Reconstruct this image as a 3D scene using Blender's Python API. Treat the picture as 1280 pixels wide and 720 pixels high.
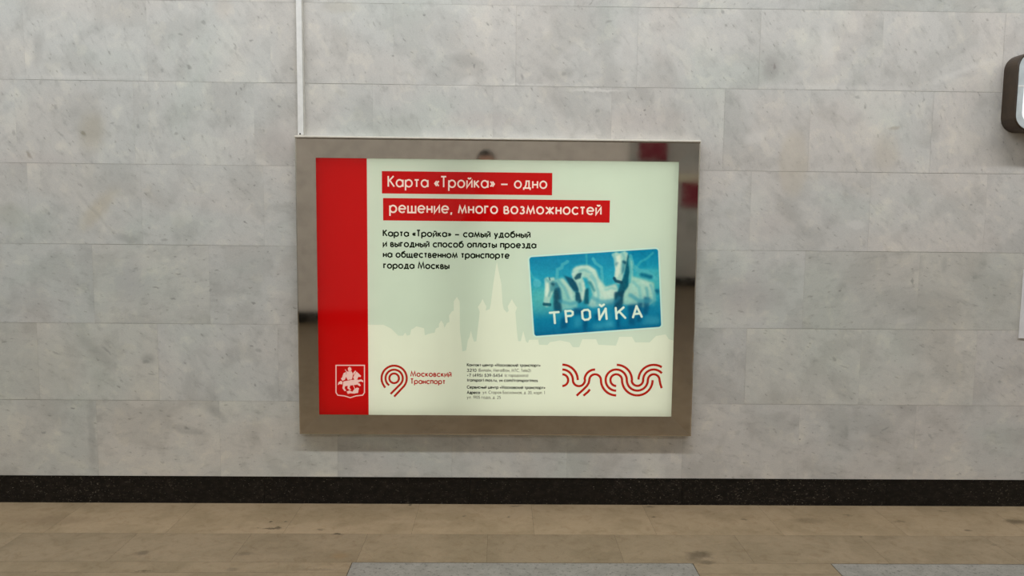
import bpy, bmesh, math, random
import numpy as np
from mathutils import Vector, Matrix
from mathutils.geometry import delaunay_2d_cdt

# ------------------------------------------------------------------ clear
for o in list(bpy.data.objects):
    bpy.data.objects.remove(o, do_unlink=True)
scene = bpy.context.scene
COL = scene.collection
PI = math.pi

# ------------------------------------------------------------------ camera
CAM_D, CAM_H = 3.8635, 1.5                      # distance to the marble wall, eye height
PITCH, YAW, ROLL = -0.0951, 0.0165, 0.0103      # radians, measured
FPX = 960.0                                     # focal length in pixels of the 1280 wide frame
fwd = Vector((math.sin(YAW)*math.cos(PITCH), math.cos(YAW)*math.cos(PITCH), math.sin(PITCH)))
rt0 = fwd.cross(Vector((0, 0, 1))).normalized()
up0 = rt0.cross(fwd)
RT = rt0*math.cos(ROLL) + up0*math.sin(ROLL)
UP = up0*math.cos(ROLL) - rt0*math.sin(ROLL)
CAM = Vector((0, -CAM_D, CAM_H))
cd = bpy.data.cameras.new('camera')
cam = bpy.data.objects.new('camera', cd)
COL.objects.link(cam)
cd.sensor_width = 36.0
cd.lens = FPX/1280.0*36.0
cd.clip_start = 0.02
M3 = Matrix((RT, UP, -fwd)).transposed()
cam.matrix_world = Matrix.Translation(CAM) @ M3.to_4x4()
scene.camera = cam

# ------------------------------------------------------------------ light and exposure
scene.view_settings.view_transform = 'Standard'
scene.view_settings.look = 'None'
scene.view_settings.gamma = 1.0
scene.view_settings.use_curve_mapping = False
scene.view_settings.exposure = 0.0
world = bpy.data.worlds.new('world')
scene.world = world
world.use_nodes = True
world.node_tree.nodes['Background'].inputs[0].default_value = (1.0, 0.97, 0.92, 1)
world.node_tree.nodes['Background'].inputs[1].default_value = 0.15
CEIL_Z = 4.3
LAMP_ROWS = [(-1.5, 50.0), (-5.6, 13.5), (-10.6, 20.0)]     # y of the lamp row, watts per lamp
LAMP_COL = (.95, .985, 1.03)
STRIPS = [float(np.interp(k, [0, 3, 6, 7.5, 8.6, 9.6, 11, 13, 19, 23], [.98, 1.0, .95, .80, .66, .70, .96, 1.06, 1.10, .98])) for k in range(24)]   # brightness of the strips inside the light box
STRIP_W = 0.245

# ------------------------------------------------------------------ helpers
def sight(px, py):
    return (RT*((px-640.0)/FPX) + UP*((360.0-py)/FPX) + fwd)

def on_wall(px, py, y=0.0):
    d = sight(px, py)
    return CAM + d*((y-CAM.y)/d.y)

def on_floor(px, py, z=0.0):
    d = sight(px, py)
    return CAM + d*((z-CAM.z)/d.z)

def s2l(c):
    c = c/255.0
    return c/12.92 if c <= 0.04045 else ((c+0.055)/1.055)**2.4

def rgb(r, g, b):
    return (s2l(r), s2l(g), s2l(b), 1.0)

def tag(o, label=None, cat=None, group=None, kind=None):
    if label: o['label'] = label
    if cat: o['category'] = cat
    if group: o['group'] = group
    if kind: o['kind'] = kind
    return o

def empty(name, loc):
    o = bpy.data.objects.new(name, None)
    o.empty_display_size = 0.1
    o.location = loc
    COL.objects.link(o)
    return o

def link(name, me, mats, parent=None):
    o = bpy.data.objects.new(name, me)
    for m in (mats if isinstance(mats, (list, tuple)) else [mats]):
        me.materials.append(m)
    COL.objects.link(o)
    if parent is not None:
        o.parent = parent
        p = parent
        loc = Vector((0, 0, 0))
        while p is not None:
            loc += p.location
            p = p.parent
        o.location = -loc            # meshes are written in world coordinates
    return o

def from_bm(name, bm, mats, parent=None, smooth=False):
    bmesh.ops.recalc_face_normals(bm, faces=bm.faces[:])
    me = bpy.data.meshes.new(name)
    bm.to_mesh(me)
    bm.free()
    if smooth:
        for p in me.polygons: p.use_smooth = True
    return link(name, me, mats, parent)

def bm_box(bm, x0, x1, y0, y1, z0, z1, bevel=0.0):
    r = bmesh.ops.create_cube(bm, size=1.0)
    vs = r['verts']
    for v in vs:
        v.co = Vector((x0+(v.co.x+.5)*(x1-x0), y0+(v.co.y+.5)*(y1-y0), z0+(v.co.z+.5)*(z1-z0)))
    if bevel > 0:
        es = list({e for v in vs for e in v.link_edges})
        bmesh.ops.bevel(bm, geom=es, offset=bevel, segments=2, profile=0.5, affect='EDGES')

def box(name, x0, x1, y0, y1, z0, z1, mat, parent=None, bevel=0.0):
    bm = bmesh.new()
    bm_box(bm, x0, x1, y0, y1, z0, z1, bevel)
    return from_bm(name, bm, mat, parent)

# ---- materials
class NT:
    def __init__(s, name):
        s.m = bpy.data.materials.new(name)
        s.m.use_nodes = True
        s.t = s.m.node_tree
        s.t.nodes.clear()
        s.out = s.n('ShaderNodeOutputMaterial')
    def n(s, typ, **kw):
        nd = s.t.nodes.new(typ)
        for k, v in kw.items(): setattr(nd, k, v)
        return nd
    def l(s, a, b): s.t.links.new(a, b)
    def noise(s, vec, scale, detail=4, rough=0.55, dist=0.0):
        nd = s.n('ShaderNodeTexNoise')
        nd.inputs['Scale'].default_value = scale
        nd.inputs['Detail'].default_value = detail
        nd.inputs['Roughness'].default_value = rough
        nd.inputs['Distortion'].default_value = dist
        s.l(vec, nd.inputs['Vector'])
        return nd
    def ramp(s, val, stops):
        nd = s.n('ShaderNodeMapRange')
        nd.interpolation_type = 'SMOOTHSTEP'
        nd.inputs[1].default_value, nd.inputs[2].default_value = stops[0], stops[1]
        nd.inputs[3].default_value, nd.inputs[4].default_value = stops[2], stops[3]
        s.l(val, nd.inputs[0])
        return nd.outputs[0]
    def mix(s, fac, a, b, mode='MIX'):
        nd = s.n('ShaderNodeMix', data_type='RGBA', blend_type=mode)
        for sock, v in ((nd.inputs[0], fac), (nd.inputs[6], a), (nd.inputs[7], b)):
            if isinstance(v, (int, float, tuple)): sock.default_value = v
            else: s.l(v, sock)
        return nd.outputs[2]
    def math(s, op, a, b):
        nd = s.n('ShaderNodeMath', operation=op)
        for sock, v in ((nd.inputs[0], a), (nd.inputs[1], b)):
            if isinstance(v, (int, float)): sock.default_value = v
            else: s.l(v, sock)
        return nd.outputs[0]
    def bsdf(s, col, rough=0.5, metal=0.0, spec=0.5, bump=None, bump_d=0.001):
        b = s.n('ShaderNodeBsdfPrincipled')
        for k, v in (('Base Color', col), ('Roughness', rough), ('Metallic', metal), ('Specular IOR Level', spec)):
            if isinstance(v, (int, float, tuple)): b.inputs[k].default_value = v
            else: s.l(v, b.inputs[k])
        if bump is not None:
            bn = s.n('ShaderNodeBump')
            bn.inputs['Distance'].default_value = bump_d
            bn.inputs['Strength'].default_value = 0.6
            s.l(bump, bn.inputs['Height'])
            s.l(bn.outputs[0], b.inputs['Normal'])
        s.l(b.outputs[0], s.out.inputs[0])
        return b
    def marks(s, col, vec, marks):
        """stains, fossils, pits, streaks, painted glow and shade with a shape of their own: (centre, half sizes, turn, colour, strength, softness)"""
        for c, half, turn, colr, k, soft in marks:
            mp = s.n('ShaderNodeMapping', vector_type='TEXTURE')
            mp.inputs['Location'].default_value = c
            mp.inputs['Rotation'].default_value = turn
            mp.inputs['Scale'].default_value = half
            s.l(vec, mp.inputs['Vector'])
            ln = s.n('ShaderNodeVectorMath', operation='LENGTH')
            s.l(mp.outputs[0], ln.inputs[0])
            f = s.ramp(ln.outputs['Value'], (1.0-soft, 1.0+soft*0.3, k, 0.0))
            col = s.mix(f, col, colr)
        return col

def plain(name, col, rough=0.5, metal=0.0, spec=0.5, var=0.06, scale=30):
    t = NT(name)
    g = t.n('ShaderNodeNewGeometry')
    nz = t.noise(g.outputs['Position'], scale)
    d = tuple(c*(1-2*var) for c in col[:3]) + (1,)
    u = tuple(min(1, c*(1+2*var)) for c in col[:3]) + (1,)
    f = t.ramp(nz.outputs[0], (0.3, 0.7, 0.0, 1.0))
    t.bsdf(t.mix(f, d, u), rough, metal, spec)
    return t.m

random.seed(7)
SC = FPX/CAM_D                     # pixels per metre on the wall

def wmark(px, py, rx, ry, turn, col, k, soft=0.7):
    p = on_wall(px, py)
    q = .78 if max(rx, ry) < 9 else 1.0
    return ((p.x, 0.0, p.z), (rx*q/SC, 1.0, ry*q/SC), (0, math.radians(turn), 0), rgb(*col), k*.62, soft)

DK = (105, 104, 100); GR = (140, 140, 135); YL = (178, 165, 135); LT = (232, 229, 222); BL = (160, 165, 166); BE = (200, 190, 172); PK = (198, 186, 180)
WALL_MARKS = [wmark(*a) for a in [
    # veins, pale streaks, large patches first
    (115, 165, 20, 30, 10, YL, .5), (122, 262, 40, 12, -50, YL, .55), (118, 264, 46, 3, 50, DK, .2), (160, 298, 16, 7, 10, GR, .6),
    (163, 350, 32, 26, 0, BL, .45), (425, 9, 26, 9, 0, YL, .35), (992, 205, 21, 46, 0, BE, .75, .35), (1107, 190, 20, 32, 0, YL, .35),
    (945, 172, 16, 10, -20, LT, .5), (783, 72, 14, 46, 0, LT, .35, .5), (583, 103, 17, 7, -20, LT, .55, .6), (1200, 90, 60, 5, -22, LT, .5, .9),
    (1050, 109, 110, 4, 0, LT, .4, .9), (745, 113, 40, 2.2, 0, LT, .8), (660, 106, 30, 2, 0, LT, .6), (560, 107, 60, 1.6, 0, LT, .5), (90, 96, 100, 3, 0, LT, .3, .9),
    (1070, 281, 14, 7, 0, LT, .55, .4), (985, 262, 42, 8, 48, GR, .3), (1010, 290, 24, 10, 10, GR, .4), (950, 285, 40, 20, 0, PK, .3),
    (930, 370, 60, 32, 0, (165, 156, 154), .5), (1160, 385, 60, 30, 0, (150, 146, 138), .4), (1135, 400, 18, 6, -10, LT, .35),
    (120, 440, 40, 9, 42, GR, .35), (70, 460, 40, 40, 0, (190, 188, 176), .4), (185, 448, 10, 8, 0, GR, .6), (200, 505, 60, 30, 0, (190, 186, 176), .25),
    (1080, 540, 44, 26, 0, GR, .35), (1073, 545, 14, 8, 0, LT, .35), (965, 84, 12, 16, 10, (150, 143, 140), .6), (1035, 60, 9, 36, -14, LT, .4),
    (232, 537, 30, 7, 15, GR, .5), (270, 515, 18, 7, 45, GR, .5), (115, 545, 6, 45, 0, GR, .4), (350, 180, 30, 30, 0, PK, .4), (40, 200, 60, 12, 0, PK, .3),
    (580, 76, 24, 9, 10, GR, .45), (690, 92, 22, 9, 30, GR, .4), (710, 90, 9, 8, 0, GR, .5), (280, 10, 14, 18, 0, (214, 203, 190), .55), (48, 60, 8, 26, 10, GR, .4),
    (1250, 180, 40, 14, 0, GR, .25), (610, 150, 60, 12, 0, PK, .35), (800, 150, 60, 18, 0, PK, .3), (15, 270, 26, 20, 0, (172, 178, 160), .5),  # first grey patch paints the shade below the glowing sign
    # small pits and flecks
    (254, 28, 4, 3, 50, DK, .6), (236, 83, 6, 3, 40, DK, .75), (226, 43, 4, 2, 0, DK, .6), (314, 51, 3, 2, 0, DK, .7), (295, 60, 2.5, 6, 0, DK, .5),
    (203, 88, 2.5, 5, 0, DK, .5), (365, 86, 4, 2, 40, DK, .7), (105, 167, 6, 3, 30, (120, 112, 90), .8), (36, 193, 4, 7, -20, (130, 118, 100), .8),
    (70, 134, 3, 5, 0, DK, .5), (17, 166, 4, 6, 0, DK, .5), (173, 157, 3, 4, 0, DK, .55), (221, 167, 4, 3, 0, DK, .6), (301, 110, 2, 4, -20, DK, .7),
    (349, 133, 4, 2, 40, DK, .6), (330, 163, 2, 4, 0, DK, .5), (51, 103, 3, 5, 0, GR, .6), (140, 154, 4, 2, 0, DK, .5), (75, 167, 7, 2, 40, GR, .6),
    (530, 18, 3, 2.5, 40, DK, .8), (610, 30, 2, 3.5, -20, DK, .8), (491, 70, 2.2, 2.2, 0, DK, .8), (592, 83, 2, 4, 0, DK, .8), (652, 96, 3, 5, -30, DK, .6),
    (903, 15, 2.5, 4, 10, DK, .7), (968, 83, 2, 6, 0, (110, 98, 95), .7), (705, 92, 4, 4, 0, DK, .45), (747, 139, 4, 4, 0, DK, .55), (806, 137, 1.8, 1.8, 0, DK, .9),
    (801, 144, 1.6, 1.4, 0, DK, .9), (766, 42, 1.5, 1.5, 0, DK, .9), (761, 27, 8, 2.5, -15, GR, .8), (889, 63, 1.6, 2, 0, DK, .8), (1214, 256, 2.5, 2, 0, DK, .8),
    (1154, 125, 1.5, 6, 0, DK, .5), (1072, 122, 5, 3, 20, GR, .7), (1118, 160, 9, 3, -10, (160, 145, 120), .6), (1140, 352, 2.5, 7, -15, DK, .7), (1050, 363, 3, 2, 0, DK, .8),
    (941, 339, 3, 1.5, 0, DK, .7), (905, 367, 4, 1.5, -10, DK, .6), (927, 390, 4, 1.5, 0, DK, .6), (1035, 330, 8, 1.5, 5, DK, .5), (1180, 331, 5, 12, 0, GR, .4),
    (219, 320, 4, 1.5, -10, DK, .7), (223, 343, 6, 1.5, -5, DK, .7), (195, 360, 6, 1.6, 5, DK, .7), (216, 373, 6, 1.5, 5, DK, .7), (264, 363, 3.5, 2.5, 0, DK, .6),
    (272, 338, 4, 1.5, 15, DK, .7), (317, 379, 4, 1.5, 10, DK, .8), (339, 389, 2, 1.3, 0, DK, .8), (335, 314, 2, 2, 0, DK, .7), (170, 336, 5, 2, -20, DK, .5), (307, 278, 4, 1.5, 35, DK, .9),
    (317, 232, 1.6, 1.6, 0, DK, .8), (233, 300, 2, 1.4, 0, DK, .9), (205, 300, 6, 3, 0, GR, .7), (62, 267, 1.5, 2.5, 0, DK, .6), (300, 236, 1.3, 1.3, 0, DK, .7),
    (314, 432, 3, 1.5, 20, DK, .95), (183, 452, 6, 4, 0, GR, .8), (190, 468, 8, 2, 10, DK, .5), (148, 483, 5, 2, 30, DK, .6), (152, 476, 4, 2, 40, DK, .5), (70, 441, 8, 2, 10, DK, .5),
    (133, 438, 9, 2, 45, GR, .8), (5, 428, 5, 2, -20, DK, .6), (15, 423, 4, 1.3, 0, DK, .6), (323, 438, 6, 3, 20, GR, .6), (320, 481, 1.5, 1.5, 0, DK, .7),
    (91, 510, 4, 1.4, -10, DK, .9), (233, 535, 6, 2.5, 15, DK, .7), (55, 541, 4, 2.5, 10, GR, .9), (203, 578, 4, 3, 0, GR, .6), (375, 578, 4, 2, 0, GR, .6),
    (1043, 448, 5, 4, 35, DK, .6), (1055, 458, 8, 2, 10, GR, .6), (1152, 433, 6, 1.6, 35, DK, .6), (1162, 443, 4, 1.3, 10, DK, .5), (1184, 465, 4, 1.3, 20, DK, .7),
    (1240, 453, 4, 1.5, 50, DK, .6), (1250, 459, 8, 1.2, 25, DK, .6), (981, 424, 3, 1.5, 20, DK, .6), (1250, 478, 4, 3, 0, GR, .7),
    (1000, 549, 2.2, 1.8, 0, DK, .95), (934, 537, 1.7, 1.3, 0, DK, .8), (892, 577, 2, 1, 0, DK, .7), (1200, 592, 2.5, 1.2, 0, DK, .6), (1042, 592, 7, 1.5, 20, GR, .8), (1263, 367, 2, 1.5, 0, DK, .6),
    (1107, 536, 8, 2, -20, GR, .8), (1163, 545, 8, 2, 45, GR, .6), (1058, 540, 4, 12, 0, GR, .5),
]]

def marble(name, base, marks, rough=0.33):
    t = NT(name)
    uv = t.n('ShaderNodeUVMap', uv_map='vein')
    at = t.n('ShaderNodeAttribute', attribute_name='tint')
    g = t.n('ShaderNodeNewGeometry')
    v = uv.outputs[0]
    big = t.noise(v, 3.2, 5, .55, .3)
    med = t.noise(v, 10.0, 4, .55, .2)
    st = t.n('ShaderNodeMapping')
    st.inputs['Scale'].default_value = (1.0, 2.2, 1.0)
    t.l(v, st.inputs['Vector'])
    vein = t.noise(st.outputs[0], 9.0, 5, .6, .5)
    speck = t.noise(st.outputs[0], 30.0, 2, .55, .0)
    hue = t.noise(v, 1.7, 2, .5, .0)
    fine = t.noise(v, 160.0, 2, .6)
    cloud = t.noise(st.outputs[0], 15.0, 4, .6, .1)
    col = t.mix(1.0, base, at.outputs['Color'], 'MULTIPLY')
    whue = t.noise(g.outputs['Position'], 1.5, 3, .5, .5)
    col = t.mix(t.ramp(whue.outputs[0], (.46, .62, 0, .7)), col, t.mix(1.0, col, (1.035, .99, .97, 1), 'MULTIPLY'))
    col = t.mix(t.ramp(whue.outputs[0], (.34, .48, .7, 0)), col, t.mix(1.0, col, (.955, 1.005, .985, 1), 'MULTIPLY'))
    col = t.mix(t.ramp(big.outputs[0], (.50, .60, 0, .9)), col, t.mix(1.0, col, (.885, .885, .88, 1), 'MULTIPLY'))
    col = t.mix(t.ramp(big.outputs[0], (.36, .44, .8, 0)), col, t.mix(1.0, col, (1.10, 1.095, 1.07, 1), 'MULTIPLY'))
    col = t.mix(t.ramp(med.outputs[0], (.52, .66, 0, .7)), col, t.mix(1.0, col, (.89, .89, .89, 1), 'MULTIPLY'))
    col = t.mix(t.ramp(med.outputs[0], (.36, .45, .75, 0)), col, t.mix(1.0, col, (1.10, 1.09, 1.06, 1), 'MULTIPLY'))
    col = t.mix(t.ramp(cloud.outputs[0], (.54, .68, 0, .7)), col, t.mix(1.0, col, (.86, .86, .86, 1), 'MULTIPLY'))
    col = t.mix(t.ramp(cloud.outputs[0], (.34, .46, .6, 0)), col, t.mix(1.0, col, (1.07, 1.06, 1.05, 1), 'MULTIPLY'))
    col = t.mix(t.ramp(vein.outputs[0], (.60, .70, 0, .45)), col, t.mix(1.0, col, (.78, .78, .77, 1), 'MULTIPLY'))
    col = t.mix(t.ramp(speck.outputs[0], (.66, .73, 0, .8)), col, t.mix(1.0, col, (.70, .69, .67, 1), 'MULTIPLY'))
    col = t.mix(t.ramp(fine.outputs[0], (.35, .65, 0, .5)), col, t.mix(1.0, col, (.88, .88, .875, 1), 'MULTIPLY'))
    if marks:
        wob = t.noise(g.outputs['Position'], 26.0, 3, .6)
        sub = t.n('ShaderNodeVectorMath', operation='SUBTRACT')
        sub.inputs[1].default_value = (.5, .5, .5)
        t.l(wob.outputs['Color'], sub.inputs[0])
        sc = t.n('ShaderNodeVectorMath', operation='SCALE')
        sc.inputs['Scale'].default_value = 0.03
        t.l(sub.outputs[0], sc.inputs[0])
        ad = t.n('ShaderNodeVectorMath', operation='ADD')
        t.l(g.outputs['Position'], ad.inputs[0])
        t.l(sc.outputs[0], ad.inputs[1])
        col = t.marks(col, ad.outputs[0], marks)
    rr = t.ramp(med.outputs[0], (.3, .7, rough-.05, rough+.1))
    t.bsdf(col, rr, 0, .35)
    return t.m

def slabs_mesh(name, slabs, mats, parent=None, extra=None):
    """slabs: (four corners, tint, vein angle, material index); each slab is an inset tile of one cladding mesh"""
    verts, faces, tints, uvs, mi = [], [], [], [], []
    for k, (quad, tint, ang, m) in enumerate(slabs):
        o = (random.uniform(0, 60), random.uniform(0, 60))
        c = sum((Vector(q) for q in quad), Vector())/4
        b = len(verts)
        verts += [tuple(q) for q in quad]
        faces.append((b, b+1, b+2, b+3))
        ca, sa = math.cos(ang), math.sin(ang)
        for q in quad:
            a, d = q[0], (q[2] if abs(quad[0][2]-quad[2][2]) > 1e-4 else q[1])
            uvs.append((a*ca+d*sa+o[0], -a*sa+d*ca+o[1]))
        tints.append(tint)
        mi.append(m)
    if extra:
        for quad, m in extra:
            b = len(verts)
            verts += [tuple(q) for q in quad]
            faces.append((b, b+1, b+2, b+3))
            uvs += [(q[0], q[1]+q[2]) for q in quad]
            tints.append((1, 1, 1))
            mi.append(m)
    me = bpy.data.meshes.new(name)
    me.from_pydata(verts, [], faces)
    ul = me.uv_layers.new(name='vein')
    for i, u in enumerate(uvs): ul.data[i].uv = u
    at = me.attributes.new('tint', 'FLOAT_COLOR', 'FACE')
    for i, tt in enumerate(tints): at.data[i].color = (*tt, 1)
    o = link(name, me, mats, parent)
    me.polygons.foreach_set('material_index', mi)
    return o

# ------------------------------------------------------------------ setting: marble wall
MCOLS = (-9.0, -1.55, -.45, .9, 1.75, 9.0)          # the marks are shared out over blocks of slabs
MARBLES = []
def marble_for(r, xc):
    return r*5 + next(k for k in range(5) if xc < MCOLS[k+1]) if r < 7 else 35
M_MARBLE_FAR = marble('grey marble opposite', rgb(206, 205, 199), [])
M_GROUT = plain('grout', rgb(168, 164, 154), .9)
BASE_H = 0.1452
ROW_Z = [BASE_H, 0.5409, 0.9354, 1.3328, 1.7298, 2.1319, 2.5172, 2.915, 3.313, 3.711, CEIL_Z]
ROW_PX = {0: [-24, 122, 275, 422, 565, 709, 853, 998, 1143, 1287],
          1: [-100, 48, 198, 348, 494, 640, 786, 932, 1075, 1219, 1365],
          2: [-30, 117, 262, 412, 560, 708, 857, 1005, 1148, 1295],
          3: [-110, 36, 177, 330, 480, 632, 785, 938, 1087, 1232, 1380],
          4: [-130, 20, 168, 318, 466, 616, 764, 905, 1012, 1165, 1315],
          5: [-120, 30, 184, 338, 492, 645, 797, 950, 1103, 1255, 1405],
          6: [-50, 100, 255, 410, 565, 718, 872, 1025, 1180, 1332]}
ROW_PY = {0: 550, 1: 455, 2: 357, 3: 260, 4: 157, 5: 55, 6: 0}
HALL_X = 9.0
TINT = {  # measured tone of the slabs that stand out (row, number) -> tint
    (6, 7): (.90, .91, .90), (6, 8): (.90, .91, .90), (6, 6): (.95, .95, .95), (6, 5): (.95, .94, .94),
    (2, 8): (.93, .93, .90), (2, 7): (.94, .935, .91), (3, 8): (1.05, 1.03, 1.02), (2, 1): (.98, .985, .97),
    (1, 7): (1.02, 1.01, .98), (1, 8): (1.03, 1.02, .99), (1, 1): (1.01, 1.02, .99), (0, 1): (1.05, 1.04, 1.01), (0, 2): (1.04, 1.03, 1.0),
    (1, 0): (.93, .94, .91), (0, 0): (.96, .97, .95), (3, 1): (.97, .985, .985)}
slabs = []
block = {}
for r in range(10):
    z0, z1 = ROW_Z[r], ROW_Z[r+1]
    if r in ROW_PX:
        xs = [on_wall(px, ROW_PY[r]).x for px in ROW_PX[r]]
    else:
        xs = [-3 + (.3 if r % 2 else 0) + .6*i for i in range(11)]
    n0 = len(xs)
    lead = []
    while xs[0] > -HALL_X: xs.insert(0, xs[0]-.6); lead.append(1)
    while xs[-1] < HALL_X: xs.append(xs[-1]+.6)
    for i in range(len(xs)-1):
        x0, x1 = max(xs[i], -HALL_X), min(xs[i+1], HALL_X)
        side = max(-1, min(1, (x0+x1)/5.0))
        v = random.uniform(.972, 1.022)
        tint = (v*(1.0+.012*side), v*(1.0-.006*side), v*(1.0-.012*side))
        key = (r, i-len(lead))
        if key in TINT: tint = TINT[key]
        g, h = random.uniform(.0001, .0004), random.choice((.0003, .0005, .0008))
        dy = random.uniform(-.0006, .0)
        ang = {0: -.1, 1: -.5, 2: -.05, 3: -.6, 4: -1.05, 5: -.95}.get(r, random.uniform(-1, 1)) + random.uniform(-.25, .25)
        block.setdefault(marble_for(r, (x0+x1)/2), []).append((x0, x1, z0, z1))
        slabs.append((((x0+g, dy, z0+h), (x1-g, dy, z0+h), (x1-g, dy, z1-h), (x0+g, dy, z1-h)), tint, ang, marble_for(r, (x0+x1)/2)))
for k in range(36):
    mine = [m for m in WALL_MARKS if k in block and k < 35 and any(b[0]-m[1][0]-m[1][2]*.8-.02 < m[0][0] < b[1]+m[1][0]+m[1][2]*.8+.02 and
            b[2]-m[1][2]-m[1][0]*.8*abs(math.sin(m[2][1]))-.02 < m[0][2] < b[3]+m[1][2]+m[1][0]*.8*abs(math.sin(m[2][1]))+.02 for b in block[k])]
    MARBLES.append(marble('grey marble', rgb(206, 205, 199), mine))
T = .30
bk = .0015
extra = [(((-HALL_X, bk, BASE_H), (HALL_X, bk, BASE_H), (HALL_X, bk, CEIL_Z), (-HALL_X, bk, CEIL_Z)), 36),
         (((-HALL_X, T, 0), (HALL_X, T, 0), (HALL_X, T, CEIL_Z), (-HALL_X, T, CEIL_Z)), 36),
         (((-HALL_X, 0, BASE_H+.0005), (HALL_X, 0, BASE_H+.0005), (HALL_X, T, BASE_H+.0005), (-HALL_X, T, BASE_H+.0005)), 36),
         (((-HALL_X, 0, CEIL_Z), (HALL_X, 0, CEIL_Z), (HALL_X, T, CEIL_Z), (-HALL_X, T, CEIL_Z)), 36)]
tag(slabs_mesh('wall_back', slabs, MARBLES + [M_GROUT], None, extra), kind='structure')

# black granite skirting, set back a little under the marble
t = NT('black granite')
g = t.n('ShaderNodeNewGeometry')
mp = t.n('ShaderNodeMapping')
mp.inputs['Scale'].default_value = (1, 1, 1.6)
mp.inputs['Rotation'].default_value = (0, .5, 0)
t.l(g.outputs['Position'], mp.inputs['Vector'])
a = t.noise(mp.outputs[0], 75, 3, .6)
b = t.noise(mp.outputs[0], 24, 4, .6)
c = t.noise(mp.outputs[0], 120, 2, .5)
reg = t.noise(g.outputs['Position'], 1.1, 2, .5)
col = t.mix(t.ramp(b.outputs[0], (.4, .7, 0, 1)), rgb(10, 8, 7), rgb(30, 26, 22))
sp = t.math('MULTIPLY', t.ramp(a.outputs[0], (.58, .72, 0, .8)), t.ramp(reg.outputs[0], (.35, .62, .25, 1)))
col = t.mix(sp, col, rgb(92, 84, 74))
sp = t.math('MULTIPLY', t.ramp(c.outputs[0], (.68, .76, 0, .9)), t.ramp(reg.outputs[0], (.35, .6, .3, 1)))
col = t.mix(sp, col, rgb(160, 152, 138))
t.bsdf(col, .35, 0, .3)
M_BLACK = t.m
bm = bmesh.new()
cuts = [-HALL_X] + [on_wall(px, 615).x for px in (-560, -180, 55, 330, 587, 853, 1109, 1400)] + [HALL_X]
for x0, x1 in zip(cuts, cuts[1:]):
    bm_box(bm, x0+.0006, x1-.0006, .006, .28, 0.0005, BASE_H-.001)
tag(from_bm('baseboard_back', bm, M_BLACK), kind='structure')

# ------------------------------------------------------------------ setting: floor
def fmark(px, py, rx, ry, turn, col, k, soft=.7):
    p = on_floor(px, py)
    d = (p-CAM).length
    up = on_floor(px, py-1).y - on_floor(px, py+1).y
    return ((p.x, p.y, 0.0), (rx*d/FPX, ry*abs(up)/2, 1.0), (0, 0, math.radians(turn)), rgb(*col), k, soft)
FD = (62, 52, 36); FB = (98, 84, 62)
FLOOR_MARKS = [fmark(*a) for a in [
    (875, 693, 17, 5, 0, FD, .6), (868, 698, 12, 6, 0, FD, .4), (884, 703, 10, 3, 0, FD, .5), (178, 691, 9, 3.5, 0, FD, .5), (306, 692, 9, 2.5, 0, FD, .35), (290, 712, 8, 3, 0, FD, .35),
    (340, 661, 12, 1.2, 0, FD, .8), (348, 659.5, 4, 1.2, 0, FD, .8), (338, 652, 3, 1.2, 0, FD, .8), (356, 652, 3, 1, 0, FD, .8), (323, 660, 3, 1, 0, FD, .7),
    (1270, 652, 14, 3.5, 0, FD, .55), (1060, 644, 6, 1.2, 0, FB, .7), (1125, 652, 8, 1.5, 0, FB, .6), (1210, 663, 5, 1, 0, FD, .6), (1243, 681, 5, 1.2, 0, FD, .5), (1077, 671.5, 3, 1, 0, FD, .8),
    (422, 667.5, 7, 1.2, 0, FD, .8), (400, 662, 6, 1.5, 0, FB, .7), (817, 646.5, 2, 1, 0, FD, .8), (812, 633.5, 8, 1, 0, FD, .6), (930, 649, 5, 1.2, 0, FB, .7),
    (580, 645, 2, 1, 0, FD, .7), (636, 646, 3, 1.3, 0, FD, .6), (513, 631, 3, 1, 0, FD, .8), (180, 714, 12, .7, 0, FD, .7), (45, 713.5, 3, .8, 0, FD, .7), (643, 632.5, 12, 1, 0, FD, .5), (1178, 639, 8, .8, 0, FB, .7),
    (425, 695, 12, 5, 0, (130, 104, 70), .5), (395, 712, 30, 2, 0, FB, .4), (60, 650, 60, 6, 0, (128, 108, 84), .4), (1010, 651, 24, 4, 0, FB, .4), (525, 652, 60, 3, 0, (172, 150, 122), .3),  # last, paler mark paints the poster's glow onto the floor colour
]]
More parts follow.
